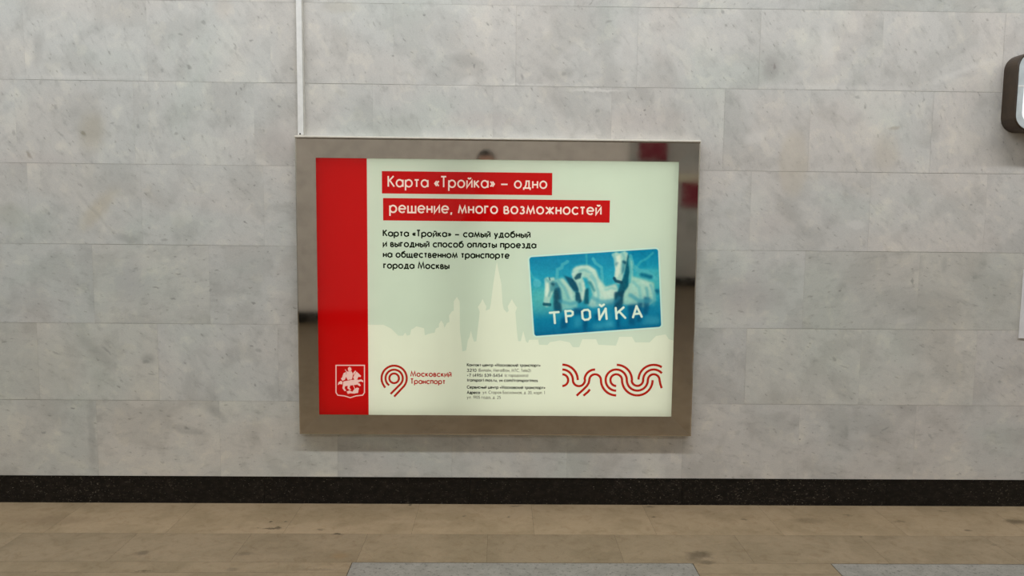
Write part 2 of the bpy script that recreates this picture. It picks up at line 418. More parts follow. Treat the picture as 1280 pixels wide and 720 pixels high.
def stone_floor(name, marks):
    t = NT(name)
    uv = t.n('ShaderNodeUVMap', uv_map='vein')
    at = t.n('ShaderNodeAttribute', attribute_name='tint')
    g = t.n('ShaderNodeNewGeometry')
    big = t.noise(uv.outputs[0], 4, 5, .6, .5)
    med = t.noise(uv.outputs[0], 18, 5, .65, .8)
    fine = t.noise(uv.outputs[0], 120, 3, .6)
    col = t.mix(1.0, rgb(152, 133, 106), at.outputs['Color'], 'MULTIPLY')
    col = t.mix(t.ramp(big.outputs[0], (.40, .62, 0, .9)), col, t.mix(1.0, col, (.82, .82, .79, 1), 'MULTIPLY'))
    col = t.mix(t.ramp(med.outputs[0], (.5, .72, 0, .7)), col, t.mix(1.0, col, (.80, .76, .70, 1), 'MULTIPLY'))
    col = t.mix(t.ramp(med.outputs[0], (.28, .45, .6, 0)), col, t.mix(1.0, col, (1.1, 1.06, 1.02, 1), 'MULTIPLY'))
    col = t.mix(t.ramp(fine.outputs[0], (.35, .7, 0, .5)), col, t.mix(1.0, col, (.82, .82, .82, 1), 'MULTIPLY'))
    wob = t.noise(g.outputs['Position'], 40.0, 3, .7)
    sub = t.n('ShaderNodeVectorMath', operation='SUBTRACT')
    sub.inputs[1].default_value = (.5, .5, .5)
    t.l(wob.outputs['Color'], sub.inputs[0])
    mul = t.n('ShaderNodeVectorMath', operation='MULTIPLY')
    mul.inputs[1].default_value = (.05, .05, 0)
    t.l(sub.outputs[0], mul.inputs[0])
    ad = t.n('ShaderNodeVectorMath', operation='ADD')
    t.l(g.outputs['Position'], ad.inputs[0]); t.l(mul.outputs[0], ad.inputs[1])
    col = t.marks(col, ad.outputs[0], marks)
    t.bsdf(col, t.ramp(med.outputs[0], (.3, .7, .36, .5)), 0, .35)
    return t.m
t = NT('grey granite inset')
uv = t.n('ShaderNodeUVMap', uv_map='vein')
a = t.noise(uv.outputs[0], 60, 4, .65)
b = t.noise(uv.outputs[0], 14, 3, .6)
c = t.noise(uv.outputs[0], 150, 2, .6)
col = t.mix(t.ramp(b.outputs[0], (.35, .65, 0, 1)), rgb(147, 142, 132), rgb(132, 128, 119))
col = t.mix(t.ramp(a.outputs[0], (.54, .66, 0, .8)), col, rgb(84, 80, 72))
col = t.mix(t.ramp(c.outputs[0], (.35, .7, 0, .5)), col, rgb(118, 115, 106))
t.bsdf(col, .45, 0, .35)
M_GRAN = t.m
M_STONE = stone_floor('brown stone', FLOOR_MARKS)
M_JOINT = plain('floor joint', rgb(70, 58, 42), .9)
Y1, Y2, Y3 = -.372, -.667, -.765
r1 = [on_floor(px, 650).x for px in (-360, -215, -70, 77, 224, 365, 519, 666, 812, 963, 1110, 1258, 1405, 1550)]
r2 = [on_floor(px, 686).x for px in (-320, -160, 0, 150, 300, 452, 609, 774, 930, 1092, 1252, 1410, 1570)]
FY = -13.2
def ext(xs):
    xs = xs[:]
    while xs[0] > -HALL_X: xs.insert(0, xs[0]-.6)
    while xs[-1] < HALL_X: xs.append(xs[-1]+.6)
    xs[0], xs[-1] = -HALL_X, HALL_X
    return xs
fs = []
def fslab(x0, x1, ya, yb, m=0, tint=None, gap=.0006):
    v = random.uniform(.94, 1.05)
    if tint is None: tint = (v, v*random.uniform(.985, 1.01), v*random.uniform(.96, 1.02))
    fs.append((((x0+gap, yb+gap, 0), (x1-gap, yb+gap, 0), (x1-gap, ya-gap, 0), (x0+gap, ya-gap, 0)), tint, random.uniform(-.4, .4), m))
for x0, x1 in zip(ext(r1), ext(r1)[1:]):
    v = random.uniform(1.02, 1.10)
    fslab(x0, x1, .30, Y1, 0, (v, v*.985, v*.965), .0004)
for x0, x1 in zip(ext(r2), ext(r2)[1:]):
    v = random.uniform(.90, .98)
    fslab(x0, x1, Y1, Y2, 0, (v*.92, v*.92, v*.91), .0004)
# third band: light granite strips set between brown stone
ga = (on_floor(440, 703).x, on_floor(866, 704).x)
gb = on_floor(1040, 706.5).x
period = gb - ga[0]
gl = ga[1]-ga[0]
strips = [(ga[0]+k*period, ga[0]+k*period+gl) for k in range(-5, 6)]
strips = [(max(a, -HALL_X), min(b, HALL_X)) for a, b in strips if b > -HALL_X and a < HALL_X and a > -7 and b < 8]
cuts = []
prev = -HALL_X
for a, b in strips:
    if a < ga[0]-.5*period and a > -3: pass
for a, b in strips:
    if b < ga[0]: continue
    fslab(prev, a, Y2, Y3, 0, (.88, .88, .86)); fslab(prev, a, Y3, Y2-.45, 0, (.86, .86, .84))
    fslab(a, b, Y2, Y2-.45, 1, (1, 1, 1), .0022)
    prev = b
fslab(prev, HALL_X, Y2, Y2-.45)
y = Y2-.45
row = 0
while y > FY+.01:
    yb = max(y-.6, FY)
    xs = ext([-3+.3*(row % 2)+.6*i for i in range(11)])
    for x0, x1 in zip(xs, xs[1:]):
        v = random.uniform(.62, .68)
        fslab(x0, x1, y, yb, 0, (v, v*.97, v*.92))
    y = yb; row += 1
fx = [(((-HALL_X, FY, -.003), (HALL_X, FY, -.003), (HALL_X, .3, -.003), (-HALL_X, .3, -.003)), 2)]
tag(slabs_mesh('floor', fs, [M_STONE, M_GRAN, M_JOINT], None, fx), kind='structure')

# ------------------------------------------------------------------ setting: the hall behind the photographer
M_PLASTER = plain('ceiling plaster', rgb(196, 192, 184), .9)
tag(box('ceiling', -HALL_X, HALL_X, FY, .3, CEIL_Z, CEIL_Z+.15, M_PLASTER), kind='structure')
def far_wall(name, x0, x1, yf, thick, axis='y'):
    sl = []
    z = BASE_H
    rr = 0
    ln = x1-x0
    while z < CEIL_Z-.05:
        z1 = min(z+.398, CEIL_Z)
        p = x0 - (.3 if rr % 2 else 0)
        while p < x1-.01:
            a, b = max(p, x0), min(p+.6, x1)
            v = random.uniform(.95, 1.04)
            if axis == 'y': q = ((a+.001, yf, z+.001), (b-.001, yf, z+.001), (b-.001, yf, z1-.001), (a+.001, yf, z1-.001))
            else: q = ((yf, a+.001, z+.001), (yf, b-.001, z+.001), (yf, b-.001, z1-.001), (yf, a+.001, z1-.001))
            sl.append((q, (v, v*.99, v*.975), random.uniform(-1, 1), 0))
            p += .6
        z = z1; rr += 1
    d = thick
    w = yf - .003*(1 if d > 0 else -1)
    if axis == 'y': ex = [(((x0, w, 0), (x1, w, 0), (x1, w, CEIL_Z), (x0, w, CEIL_Z)), 1), (((x0, w-d, 0), (x1, w-d, 0), (x1, w-d, CEIL_Z), (x0, w-d, CEIL_Z)), 1)]
    else: ex = [(((w, x0, 0), (w, x1, 0), (w, x1, CEIL_Z), (w, x0, CEIL_Z)), 1), (((w-d, x0, 0), (w-d, x1, 0), (w-d, x1, CEIL_Z), (w-d, x0, CEIL_Z)), 1)]
    return tag(slabs_mesh(name, sl, [M_MARBLE_FAR, M_GROUT], None, ex), kind='structure')
far_wall('wall_front', -HALL_X, HALL_X, -12.8, .3)
tag(box('baseboard_front', -HALL_X+.02, HALL_X-.02, -12.795, -12.78, .0005, .2, M_BLACK), kind='structure')
far_wall('wall_left', -12.8, 0, -HALL_X, .3, 'x')
far_wall('wall_right', -12.8, 0, HALL_X, -.3, 'x')
# broad marble pier straight behind the photographer
PX0, PX1, PY0, PY1 = -4.2, 1.75, -8.0, -6.75
bm = bmesh.new()
bm_box(bm, PX0, PX1, PY0, PY1, BASE_H, CEIL_Z-.002, .03)
M_PIER = plain('pier marble', rgb(222, 214, 204), .5, 0, .4, .05, 8)
pier = tag(from_bm('wall_pier', bm, M_PIER), kind='structure')
tag(box('baseboard_pier', PX0-.01, PX1+.01, PY0-.01, PY1+.012, .0005, BASE_H, M_BLACK), kind='structure')

# ceiling lamps (out of the picture, they light the hall)
M_WHITE = plain('white enamel', rgb(225, 224, 220), .4)
def ceiling_lamp():
    root = empty('ceiling_lamp', (0, 0, CEIL_Z-.09))
    box('housing', -1.05, 1.05, -.11, .11, CEIL_Z-.06, CEIL_Z, M_WHITE, root, .01)
    return root
for ry, watts in LAMP_ROWS:
    for k in range(7):
        x = -7.5 + 2.5*k
        root = empty('ceiling_lamp', (x, ry, CEIL_Z-.06))
        tag(root, 'long white batten lamp on the hall ceiling behind the viewer', 'ceiling lamp', 'ceiling batten lamps')
        bm = bmesh.new()
        bm_box(bm, x-1.05, x+1.05, ry-.11, ry+.11, CEIL_Z-.06, CEIL_Z-.001, .012)
        from_bm('housing', bm, M_WHITE, root)
        ld = bpy.data.lights.new('tube', 'AREA')
        ld.shape = 'RECTANGLE'
        ld.size, ld.size_y = 2.0, .16
        ld.energy = watts*(1.14 if k == 3 else .97)
        ld.color = LAMP_COL
        lo = bpy.data.objects.new('tube', ld)
        COL.objects.link(lo)
        lo.parent = root
        lo.location = (0, 0, -.005)

# ------------------------------------------------------------------ the advertising light box
FRONT = -.042
INNER = -.0385
SHEET = -.0360
def rect(px, plane):
    c = [on_wall(*p, plane) for p in px]
    return ((c[0].x+c[3].x)/2, (c[1].x+c[2].x)/2, (c[2].z+c[3].z)/2, (c[0].z+c[1].z)/2)   # x0 x1 z0 z1
OX0, OX1, OZ0, OZ1 = rect([(367.5, 173.2), (876, 176.2), (864.3, 543.5), (375, 544.5)], FRONT)
IX0, IX1, IZ0, IZ1 = rect([(394.3, 198.5), (848, 201), (840, 519.5), (399.3, 519.5)], INNER)
boxroot = empty('advertising_light_box', ((OX0+OX1)/2, 0, OZ0))
tag(boxroot, 'backlit advertising light box in a steel frame on the marble wall', 'light box')

t = NT('brushed steel')
g = t.n('ShaderNodeNewGeometry')
nz = t.noise(g.outputs['Position'], 9, 4, .6)
fn = t.noise(g.outputs['Position'], 260, 2, .6)
col = t.mix(t.ramp(nz.outputs[0], (.3, .7, 0, 1)), (.54, .505, .45, 1), (.60, .56, .50, 1))
t.bsdf(col, t.ramp(nz.outputs[0], (.3, .7, .03, .065)), 1.0, .5, fn.outputs[0], .00001)
M_STEEL = t.m
CH = .007
def rail(o0, o1, i0, i1, name):
    """one mitred rail: wall side, outer chamfer, gently dished face, inner lip down to the sheet"""
    bm = bmesh.new()
    def ring(o, i):
        o, i = Vector(o), Vector(i)
        n = (i-o).normalized()
        def P(v, y): return (v.x, y, v.z)
        return [P(o, -.001), P(o, FRONT+CH*.6), P(o+n*CH*1.3, FRONT), P(i, INNER), P(i, SHEET+.004), P(i, -.001)]
    A = [bm.verts.new(p) for p in ring(o0, i0)]
    B = [bm.verts.new(p) for p in ring(o1, i1)]
    for k in range(6):
        bm.faces.new((A[k], A[(k+1) % 6], B[(k+1) % 6], B[k]))
    bm.faces.new(A); bm.faces.new(B[::-1])
    return from_bm(name, bm, M_STEEL, frame)
frame = empty('frame', (0, 0, 0)); frame.parent = boxroot
frame.location = (0, 0, 0)
oTL, oTR, oBR, oBL = (OX0, 0, OZ1), (OX1, 0, OZ1), (OX1, 0, OZ0), (OX0, 0, OZ0)
iTL, iTR, iBR, iBL = (IX0, 0, IZ1), (IX1, 0, IZ1), (IX1, 0, IZ0), (IX0, 0, IZ0)
rail(oTL, oTR, iTL, iTR, 'frame_rail'); rail(oTR, oBR, iTR, iBR, 'frame_rail')
rail(oBR, oBL, iBR, iBL, 'frame_rail'); rail(oBL, oTL, iBL, iTL, 'frame_rail')
box('back_plate', OX0+.02, OX1-.02, -.003, -.001, OZ0+.02, OZ1-.02, M_WHITE, boxroot)
M_TRIM = plain('pale trim', rgb(222, 216, 202), .45, 0, .5, .03)
box('top_trim', OX0-.001, OX1+.001, FRONT+.001, -.001, OZ1+.0006, OZ1+.0095, M_TRIM, boxroot, .0015)
for k, p in enumerate(STRIPS):
    ld = bpy.data.lights.new('light_strip', 'AREA')
    ld.shape = 'RECTANGLE'
    n = len(STRIPS)
    w = (IX1-IX0)/n
    ld.size, ld.size_y = w*.98, (IZ1-IZ0)*1.0
    ld.energy = STRIP_W*p
    ld.color = (1.0, 1.0, 1.0)
    lo = bpy.data.objects.new('light_strip', ld)
    COL.objects.link(lo)
    lo.parent = boxroot
    lo.location = Vector((IX0+w*(k+.5), -.004, (IZ0+IZ1)/2)) - boxroot.location
    lo.rotation_euler = (PI/2, 0, 0)        # shines away from the wall, into the sheet

# ---- printed inks: they let the strips through and reflect a little room light
def ink(name, col=None, attr=None, trans=.72, gloss=True):
    t = NT(name)
    if attr:
        a = t.n('ShaderNodeAttribute', attribute_name=attr)
        c = a.outputs['Color']
    else:
        rg = t.n('ShaderNodeRGB'); rg.outputs[0].default_value = col; c = rg.outputs[0]
    tr = t.n('ShaderNodeBsdfTranslucent'); df = t.n('ShaderNodeBsdfDiffuse')
    t.l(c, tr.inputs[0]); t.l(c, df.inputs[0])
    mx = t.n('ShaderNodeMixShader'); mx.inputs[0].default_value = trans
    t.l(df.outputs[0], mx.inputs[1]); t.l(tr.outputs[0], mx.inputs[2])
    gl = t.n('ShaderNodeBsdfGlossy'); gl.inputs['Roughness'].default_value = .06
    fr = t.n('ShaderNodeFresnel'); fr.inputs['IOR'].default_value = 1.45
    m2 = t.n('ShaderNodeMixShader')
    t.l(fr.outputs[0], m2.inputs[0]); t.l(mx.outputs[0], m2.inputs[1]); t.l(gl.outputs[0], m2.inputs[2])
    t.l(m2.outputs[0], t.out.inputs[0])
    return t.m

def pp(px, py):
    p = on_wall(px, py, SHEET)
    return (p.x, p.z)
def K(pts, f, ox, oy):               # points read off an enlarged view
    return [pp(ox+x/f, oy+y/f) for x, y in pts]

# ---- monoline lettering
X = .66; R_ = X/2
def A(cx, cy, rx, ry, a0, a1, n=None):
    n = n or max(3, int(abs(a1-a0)/18))
    return [(cx+rx*math.cos(math.radians(a0+(a1-a0)*i/n)), cy+ry*math.sin(math.radians(a0+(a1-a0)*i/n))) for i in range(n+1)]
def ring(cx, cy, r, ry=None): return A(cx, cy, r, ry or r, 0, 360, 18)
def bowl(x, y0, y1, w):              # right-hand bowl from a stem at x
    r = (y1-y0)/2
    return [(x, y1)] + A(x+w-r, y0+r, r, r, 90, -90, 8) + [(x, y0)]
breve = lambda x, y, w=.13: A(x, y, w, .11, 180, 360, 6)
G = {}
G['а'] = G['a'] = (2*R_, [ring(R_, R_, R_), [(2*R_, 0), (2*R_, X)]])
G['б'] = (2*R_, [ring(R_, R_, R_), [(0, R_), (.02, .6), (.1, .78), (.28, .87), (.46, .92), (.56, 1.02)]])
G['в'] = (.44, [[(0, 0), (0, X)], bowl(0, X*.52, X, .36), bowl(0, 0, X*.52, .44)])
G['г'] = (.34, [[(0, 0), (0, X), (.34, X)]])
G['д'] = (.66, [[(0, -.17), (0, 0), (.66, 0), (.66, -.17)], [(.1, 0), (.24, X*.5), (.26, X), (.54, X), (.54, 0)]])
G['е'] = G['e'] = (2*R_, [[(0.02, R_), (2*R_, R_)], A(R_, R_, R_, R_, 0, 318, 16)])
G['ж'] = (.8, [[(.4, 0), (.4, X)], [(0, X), (.4, R_)], [(.4, R_), (0, 0)], [(.8, X), (.4, R_)], [(.4, R_), (.8, 0)]])
G['з'] = (.42, [A(.2, X*.76, .17, X*.24, 150, -90, 9), A(.19, X*.27, .22, X*.27, 90, -150, 9)])
G['и'] = (.5, [[(0, X), (0, 0), (.5, X), (.5, 0)]])
G['й'] = (.5, [[(0, X), (0, 0), (.5, X), (.5, 0)], breve(.25, X+.27)])
G['к'] = G['k'] = (.44, [[(0, 0), (0, X)], [(.42, X), (.03, X*.48)], [(.12, X*.56), (.46, 0)]])
G['л'] = (.52, [[(0, 0), (.23, X), (.52, X), (.52, 0)]])
G['м'] = (.78, [[(0, 0), (.13, X), (.39, .06), (.65, X), (.78, 0)]])
G['н'] = (.48, [[(0, 0), (0, X)], [(.48, 0), (.48, X)], [(0, R_), (.48, R_)]])
G['о'] = G['o'] = (2*R_, [ring(R_, R_, R_)])
G['п'] = (.48, [[(0, 0), (0, X), (.48, X), (.48, 0)]])
G['р'] = G['p'] = (2*R_, [[(0, -.34), (0, X)], ring(R_, R_, R_)])
G['с'] = G['c'] = (1.72*R_, [A(R_, R_, R_, R_, 42, 318, 14)])
G['т'] = (.42, [[(0, X), (.42, X)], [(.21, 0), (.21, X)]])
G['у'] = (.5, [[(0, X), (.26, .03)], [(.5, X), (.1, -.34)]])
G['ф'] = (.9, [ring(.23, R_, .23, R_), ring(.67, R_, .23, R_), [(.45, -.34), (.45, 1.0)]])
G['ц'] = (.58, [[(0, X), (0, 0), (.58, 0), (.58, -.16)], [(.48, 0), (.48, X)]])
G['ч'] = (.44, [[(0, X), (0, .42)] + A(.14, .4, .14, .12, 180, 270, 4) + [(.44, .28)], [(.44, 0), (.44, X)]])
G['ш'] = (.78, [[(0, X), (0, 0), (.78, 0), (.78, X)], [(.39, 0), (.39, X)]])
G['щ'] = (.88, [[(0, X), (0, 0), (.88, 0), (.88, -.16)], [(.39, 0), (.39, X)], [(.78, 0), (.78, X)]])
G['ы'] = (.66, [[(0, 0), (0, X)], bowl(0, 0, .38, .42), [(.66, 0), (.66, X)]])
G['ь'] = (.42, [[(0, 0), (0, X)], bowl(0, 0, .38, .42)])
G['я'] = (.44, [[(.44, 0), (.44, X)], [(.44, X)] + A(.2, X-.18, .18, .18, 90, 270, 8) + [(.44, X-.36)], [(.24, X-.36), (0, 0)]])
G['n'] = (.48, [[(0, 0), (0, X)], [(0, .4)] + A(.24, .42, .24, .24, 180, 0, 8) + [(.48, 0)]])
G['m'] = (.8, [[(0, 0), (0, X)], [(0, .4)] + A(.2, .46, .2, .2, 180, 0, 7) + [(.4, 0)], [(.4, .4)] + A(.6, .46, .2, .2, 180, 0, 7) + [(.8, 0)]])
G['r'] = (.26, [[(0, 0), (0, X)], [(0, .42)] + A(.2, .46, .2, .2, 180, 70, 5)])
G['s'] = (.34, [A(.17, X*.75, .15, X*.25, 40, 270, 7) + A(.17, X*.25, .17, X*.25, 90, -140, 7)])
G['t'] = (.28, [[(.14, 0), (.14, .95)], [(0, X), (.28, X)]])
G['u'] = (.46, [[(0, X), (0, .22)] + A(.23, .23, .23, .23, 180, 360, 8) + [(.46, X)]])
G['v'] = (.5, [[(0, X), (.25, 0), (.5, X)]])
G['l'] = (.0, [[(0, 0), (0, 1)]])
G['К'] = (.56, [[(0, 0), (0, 1)], [(.54, 1), (.03, .5)], [(.14, .6), (.6, 0)]])
G['Т'] = G['T'] = (.52, [[(0, 1), (.52, 1)], [(.26, 0), (.26, 1)]])
G['М'] = (.98, [[(0, 0), (.17, 1), (.49, .1), (.81, 1), (.98, 0)]])
G['Б'] = (.52, [[(.46, 1), (0, 1), (0, 0)], bowl(0, 0, .56, .52)])
G['Ф'] = (1.0, [ring(.27, .5, .27, .38), ring(.73, .5, .27, .38), [(.5, -.04), (.5, 1.04)]])
G['С'] = (.8, [A(.5, .5, .5, .5, 45, 315, 14)])
G['А'] = (.78, [[(0, 0), (.39, 1), (.78, 0)], [(.13, .34), (.65, .34)]])
G['«'] = (.36, [[(.18, .58), (0, .34), (.18, .1)], [(.38, .58), (.2, .34), (.38, .1)]])
G['»'] = (.36, [[(0, .58), (.18, .34), (0, .1)], [(.2, .58), (.38, .34), (.2, .1)]])
G['–'] = (.66, [[(0, .33), (.66, .33)]])
G['-'] = (.24, [[(0, .33), (.24, .33)]])
G['+'] = (.4, [[(0, .4), (.4, .4)], [(.2, .2), (.2, .6)]])
G[','] = (.06, [[(.06, .06), (0, -.18)]])
G['.'] = (.04, [[(.0, 0), (.0, .06)]])
G[':'] = (.04, [[(.0, 0), (.0, .06)], [(0, .5), (0, .56)]])
G['/'] = (.3, [[(0, -.15), (.3, 1.05)]])
G['('] = (.18, [A(.5, .42, .5, .66, 130, 230, 6)])
G[')'] = (.18, [A(-.32, .42, .5, .66, 50, -50, 6)])
G['0'] = (.52, [ring(.26, .5, .26, .5)])
G['1'] = (.16, [[(0, .86), (.16, 1), (.16, 0)]])
G['2'] = (.48, [A(.24, .74, .24, .26, 170, -35, 8) + [(0, 0), (.5, 0)]])
G['3'] = (.46, [A(.22, .76, .2, .24, 160, -90, 8), A(.22, .27, .24, .27, 90, -160, 8)])
G['4'] = (.54, [[(.42, 0), (.42, 1), (0, .26), (.54, .26)]])
G['5'] = (.48, [[(.44, 1), (.14, 1), (.06, .58)] + A(.2, .31, .28, .31, 110, -150, 9)])
G['7'] = (.48, [[(0, 1), (.48, 1), (.14, 0)]])
G['9'] = (.52, [ring(.26, .7, .26, .3), [(.51, .6), (.2, 0)]])

def hull(pts):
    p = sorted((q.x, q.y) for q in pts)
    def half(seq):
        h = []
        for q in seq:
            while len(h) > 1 and (h[-1][0]-h[-2][0])*(q[1]-h[-2][1])-(h[-1][1]-h[-2][1])*(q[0]-h[-2][0]) <= 1e-12: h.pop()
            h.append(q)
        return h[:-1]
    return half(p)+half(p[::-1])

def ribbon(pts, w):
    """quads of even width along a centre line, mitred at the bends"""
    P = [Vector(p) for p in pts]
    Q = [P[0]]
    for p in P[1:]:
        if (p-Q[-1]).length > .22*w: Q.append(p)
    P = Q
    closed = (P[0]-P[-1]).length < 1e-5 and len(P) > 3
    if closed: P = P[:-1]
    n = len(P)
    L, Rr = [], []
    for i in range(n):
        d0 = (P[i]-P[i-1]) if (closed or i > 0) else None
        d1 = (P[(i+1) % n]-P[i]) if (closed or i < n-1) else None
        if d0 is None: d0 = d1
        if d1 is None: d1 = d0
        d0 = d0.normalized(); d1 = d1.normalized()
        n0 = Vector((-d0.y, d0.x)); n1 = Vector((-d1.y, d1.x))
        m = n0+n1
        if m.length < .3: m = n1
        m = m.normalized()
        k = max(.42, m.dot(n1))
        L.append(P[i]+m*(w/2/k)); Rr.append(P[i]-m*(w/2/k))
    out = []
    for i in range(n if closed else n-1):
        j = (i+1) % n
        out.append(hull([L[i], Rr[i], Rr[j], L[j]]))
    return out

def fixpoly(q):
    a = sum(q[i][0]*q[(i+1) % len(q)][1]-q[(i+1) % len(q)][0]*q[i][1] for i in range(len(q)))
    q = [tuple(p) for p in q]
    return q if a > 0 else q[::-1]

def text_line(*a, **k):
    return [q for _, ps in text_words(*a, **k) for q in ps]

def text_words(s, x0, x1, ybase, cap, weight, track=.27, space=.46):
    """lettering fitted between two measured ends; sizes in picture pixels, result in metres on the sheet"""
    (ax, az), (bx, _) = pp(x0, ybase), pp(x1, ybase)
    az = pp((x0+x1)/2, ybase)[1]
    capm = cap/ (FPX/(CAM_D+SHEET))
    pen = 0; put = []
    for ch in s:
        if ch == ' ': pen += space; continue
        w, st = G[ch]
        put.append((pen, st)); pen += w+track
    nat = pen-track
    ww = weight*capm
    sx = (bx-ax-ww)/nat
    words = [(w, []) for w in s.split(' ')]
    sep = []
    for k, w in enumerate(s.split(' ')): sep += [k]*len(w)
    for k, (off, st) in zip(sep, put):
        polys = words[k][1]
        for line in st:
            pts = [(ax+ww/2+(off+x)*sx, az+ww/2+y*(capm-ww)) for x, y in line]
            polys += ribbon(pts, ww)
    return words

def rr(x0, y0, x1, y1):
    a, b = pp((x0+x1)/2, y0)[1], pp((x0+x1)/2, y1)[1]
    l, r = pp(x0, (y0+y1)/2)[0], pp(x1, (y0+y1)/2)[0]
    return [(l, b), (r, b), (r, a), (l, a)]

E_ = .012                                           # the sheet runs a little under the frame
sheet_poly = [(IX0-E_, IZ0-E_), (IX1+E_, IZ0-E_), (IX1+E_, IZ1+E_), (IX0-E_, IZ1+E_)]
colR = (pp(457, 200)[0]+pp(462.3, 518)[0])/2
column_poly = [(IX0-E_, IZ0-E_), (colR, IZ0-E_), (colR, IZ1+E_), (IX0-E_, IZ1+E_)]
sky = K([(150, 440), (200, 465), (245, 510), (275, 510), (290, 490), (300, 510), (320, 505), (328, 470), (345, 462), (360, 450), (385, 456), (410, 462), (415, 508), (440, 498), (478, 490),
         (485, 465), (505, 455), (505, 435), (520, 413), (535, 435), (540, 460), (556, 430), (572, 422), (570, 380), (588, 355), (600, 350), (600, 290), (620, 262), (638, 290),
         (640, 480), (650, 560), (655, 610), (680, 605), (690, 540), (700, 520), (710, 478), (720, 520), (730, 548), (745, 545), (752, 480), (762, 400), (766, 356), (754, 326), (772, 300),
         (785, 275), (796, 300), (809, 324), (804, 350), (830, 340), (838, 300), (850, 200), (868, 80), (876, 38), (884, 80), (905, 180), (912, 300), (920, 340), (940, 362), (952, 350), (945, 322),
         (962, 294), (972, 276), (984, 298), (1005, 330), (995, 360), (1003, 470), (1012, 545), (1030, 545), (1037, 510), (1045, 480), (1053, 510), (1062, 548), (1075, 556), (1082, 536),
         (1140, 535), (1146, 568), (1200, 570), (1215, 552), (1280, 540)], 5.12, 450, 320) + \
      [pp(*p) for p in [(712, 428), (716, 434), (724, 434), (728, 424), (745, 424), (748, 431), (770, 432), (774, 421), (790, 421), (794, 428), (812, 428), (820, 420), (832, 418), (836, 424)]]
zs = pp(450+58/5.12, 320+440/5.12)[1]
sky_poly = [(colR-.01, zs)] + sky + [(IX1+.004, pp(846, 426)[1]), (IX1+.004, IZ0-.004), (colR-.01, IZ0-.004)]

LAYERS = []                                          # (part name, material, polygons) from the bottom up
def layer(name, mat, polys, label=None): LAYERS.append((name, mat, [fixpoly(q) for q in polys], label))
I_SHEET = ink('pale green print', rgb(211, 224, 202))
I_SKY = ink('pale cream print', rgb(232, 237, 214))
I_RED = ink('red print', rgb(193, 9, 10), trans=.82)
I_WHITE = ink('unprinted film', rgb(248, 232, 216))
I_PINK = ink('pinkish white print', rgb(244, 208, 196))
I_BLACK = ink('dark green black print', rgb(24, 34, 16), trans=.6)
I_GREY = ink('thin grey print', rgb(120, 122, 100), trans=.7)
I_BRICK = ink('brick red print', rgb(178, 34, 22), trans=.75)
layer('poster_sheet', I_SHEET, [sheet_poly])
layer('skyline_print', I_SKY, [sky_poly], 'pale cream city skyline with towers and domes')
layer('red_column', I_RED, [column_poly], 'plain red vertical band at the left of the poster')
layer('headline_banner', I_RED, [rr(477.3, 215, 690.3, 243)], 'upper red headline strip')
layer('headline_banner', I_RED, [rr(478.8, 249, 762.3, 277)], 'lower red headline strip')
for word, polys in text_words('Карта «Тройка» – одно', 484.5, 684, 235.2, 14.7, .122): layer('headline_lettering', I_WHITE, polys, 'white lettering ' + word + ' on the upper red strip')
for word, polys in text_words('решение, много возможностей', 486.5, 752, 267.7, 14.7, .13): layer('headline_lettering', I_WHITE, polys, 'white lettering ' + word + ' on the lower red strip')
body = text_line('Карта «Тройка» – самый удобный', 478.3, 663.3, 296.8, 9.3, .19) + text_line('и выгодный способ оплаты проезда', 478.3, 670.6, 309.9, 9.3, .19) \
    + text_line('на общественном транспорте', 478.5, 637.2, 322.9, 9.3, .19) + text_line('города Москвы', 479, 562, 336.4, 9.3, .19)
layer('body_lettering', I_BLACK, body, 'four lines of dark lettering')
small_b = text_line('Контакт-центр «Московский транспорт»', 583.5, 675.5, 458.4, 4.3, .2) + text_line('3210', 583.5, 595.6, 464.9, 4.2, .18) + text_line('+7 (495) 539-5454', 583.5, 628.3, 471.2, 4.2, .18) \
    + text_line('transport.mos.ru, vk.com/transportmos', 583.5, 672.3, 477.4, 4.3, .2) + text_line('Сервисный центр «Московский транспорт»', 583.5, 681.5, 486.2, 4.3, .2) + text_line('Адреса:', 583.5, 600.8, 492.6, 4.3, .2)
layer('contact_lettering', I_BLACK, small_b, 'small bold dark contact lines')
for a in [('(Билайн, МегаФон, МТС, Tele2)', 597.8, 663.5, 464.9, 4.2, .15), ('(с городского)', 630.8, 660.3, 471.2, 4.2, .15), ('ул. Старая Басманная, д. 20, корп. 1', 603.2, 681, 492.6, 4.2, .15), ('ул. 1905 года, д. 25', 583.5, 626, 498.6, 4.2, .15)]:
    layer('contact_lettering', I_GREY, text_line(*a), 'small thin grey lettering ' + a[0])
# the ringed number sign
def zk(pts): return K(pts, 4.5, 360, 400)
PXM = CAM_D+SHEET
w9 = 12.0/4.5/(FPX/PXM)
def arc9(r, a0, a1): return [(597+r*math.cos(math.radians(a)), 328-r*math.sin(math.radians(a))) for a in np.linspace(a0, a1, 28)]
logo = []
logo += ribbon(zk(arc9(27, 0, 360)), w9)
logo += ribbon(zk([(561, 367)] + arc9(48.5, 228, -38) + [(577, 416)]), w9)
logo += ribbon(zk([(547, 381)] + arc9(71, 226, -38) + [(597, 431)]), w9)
layer('transport_logo', I_BRICK, logo, 'brick red sign of concentric arcs shaped like a nine')
layer('logo_lettering', I_BRICK, text_line('Московский', 512.8, 564.5, 471.2, 7.6, .18) + text_line('Транспорт', 512.8, 556.8, 480.3, 7.6, .18), 'brick red lettering beside the arcs')
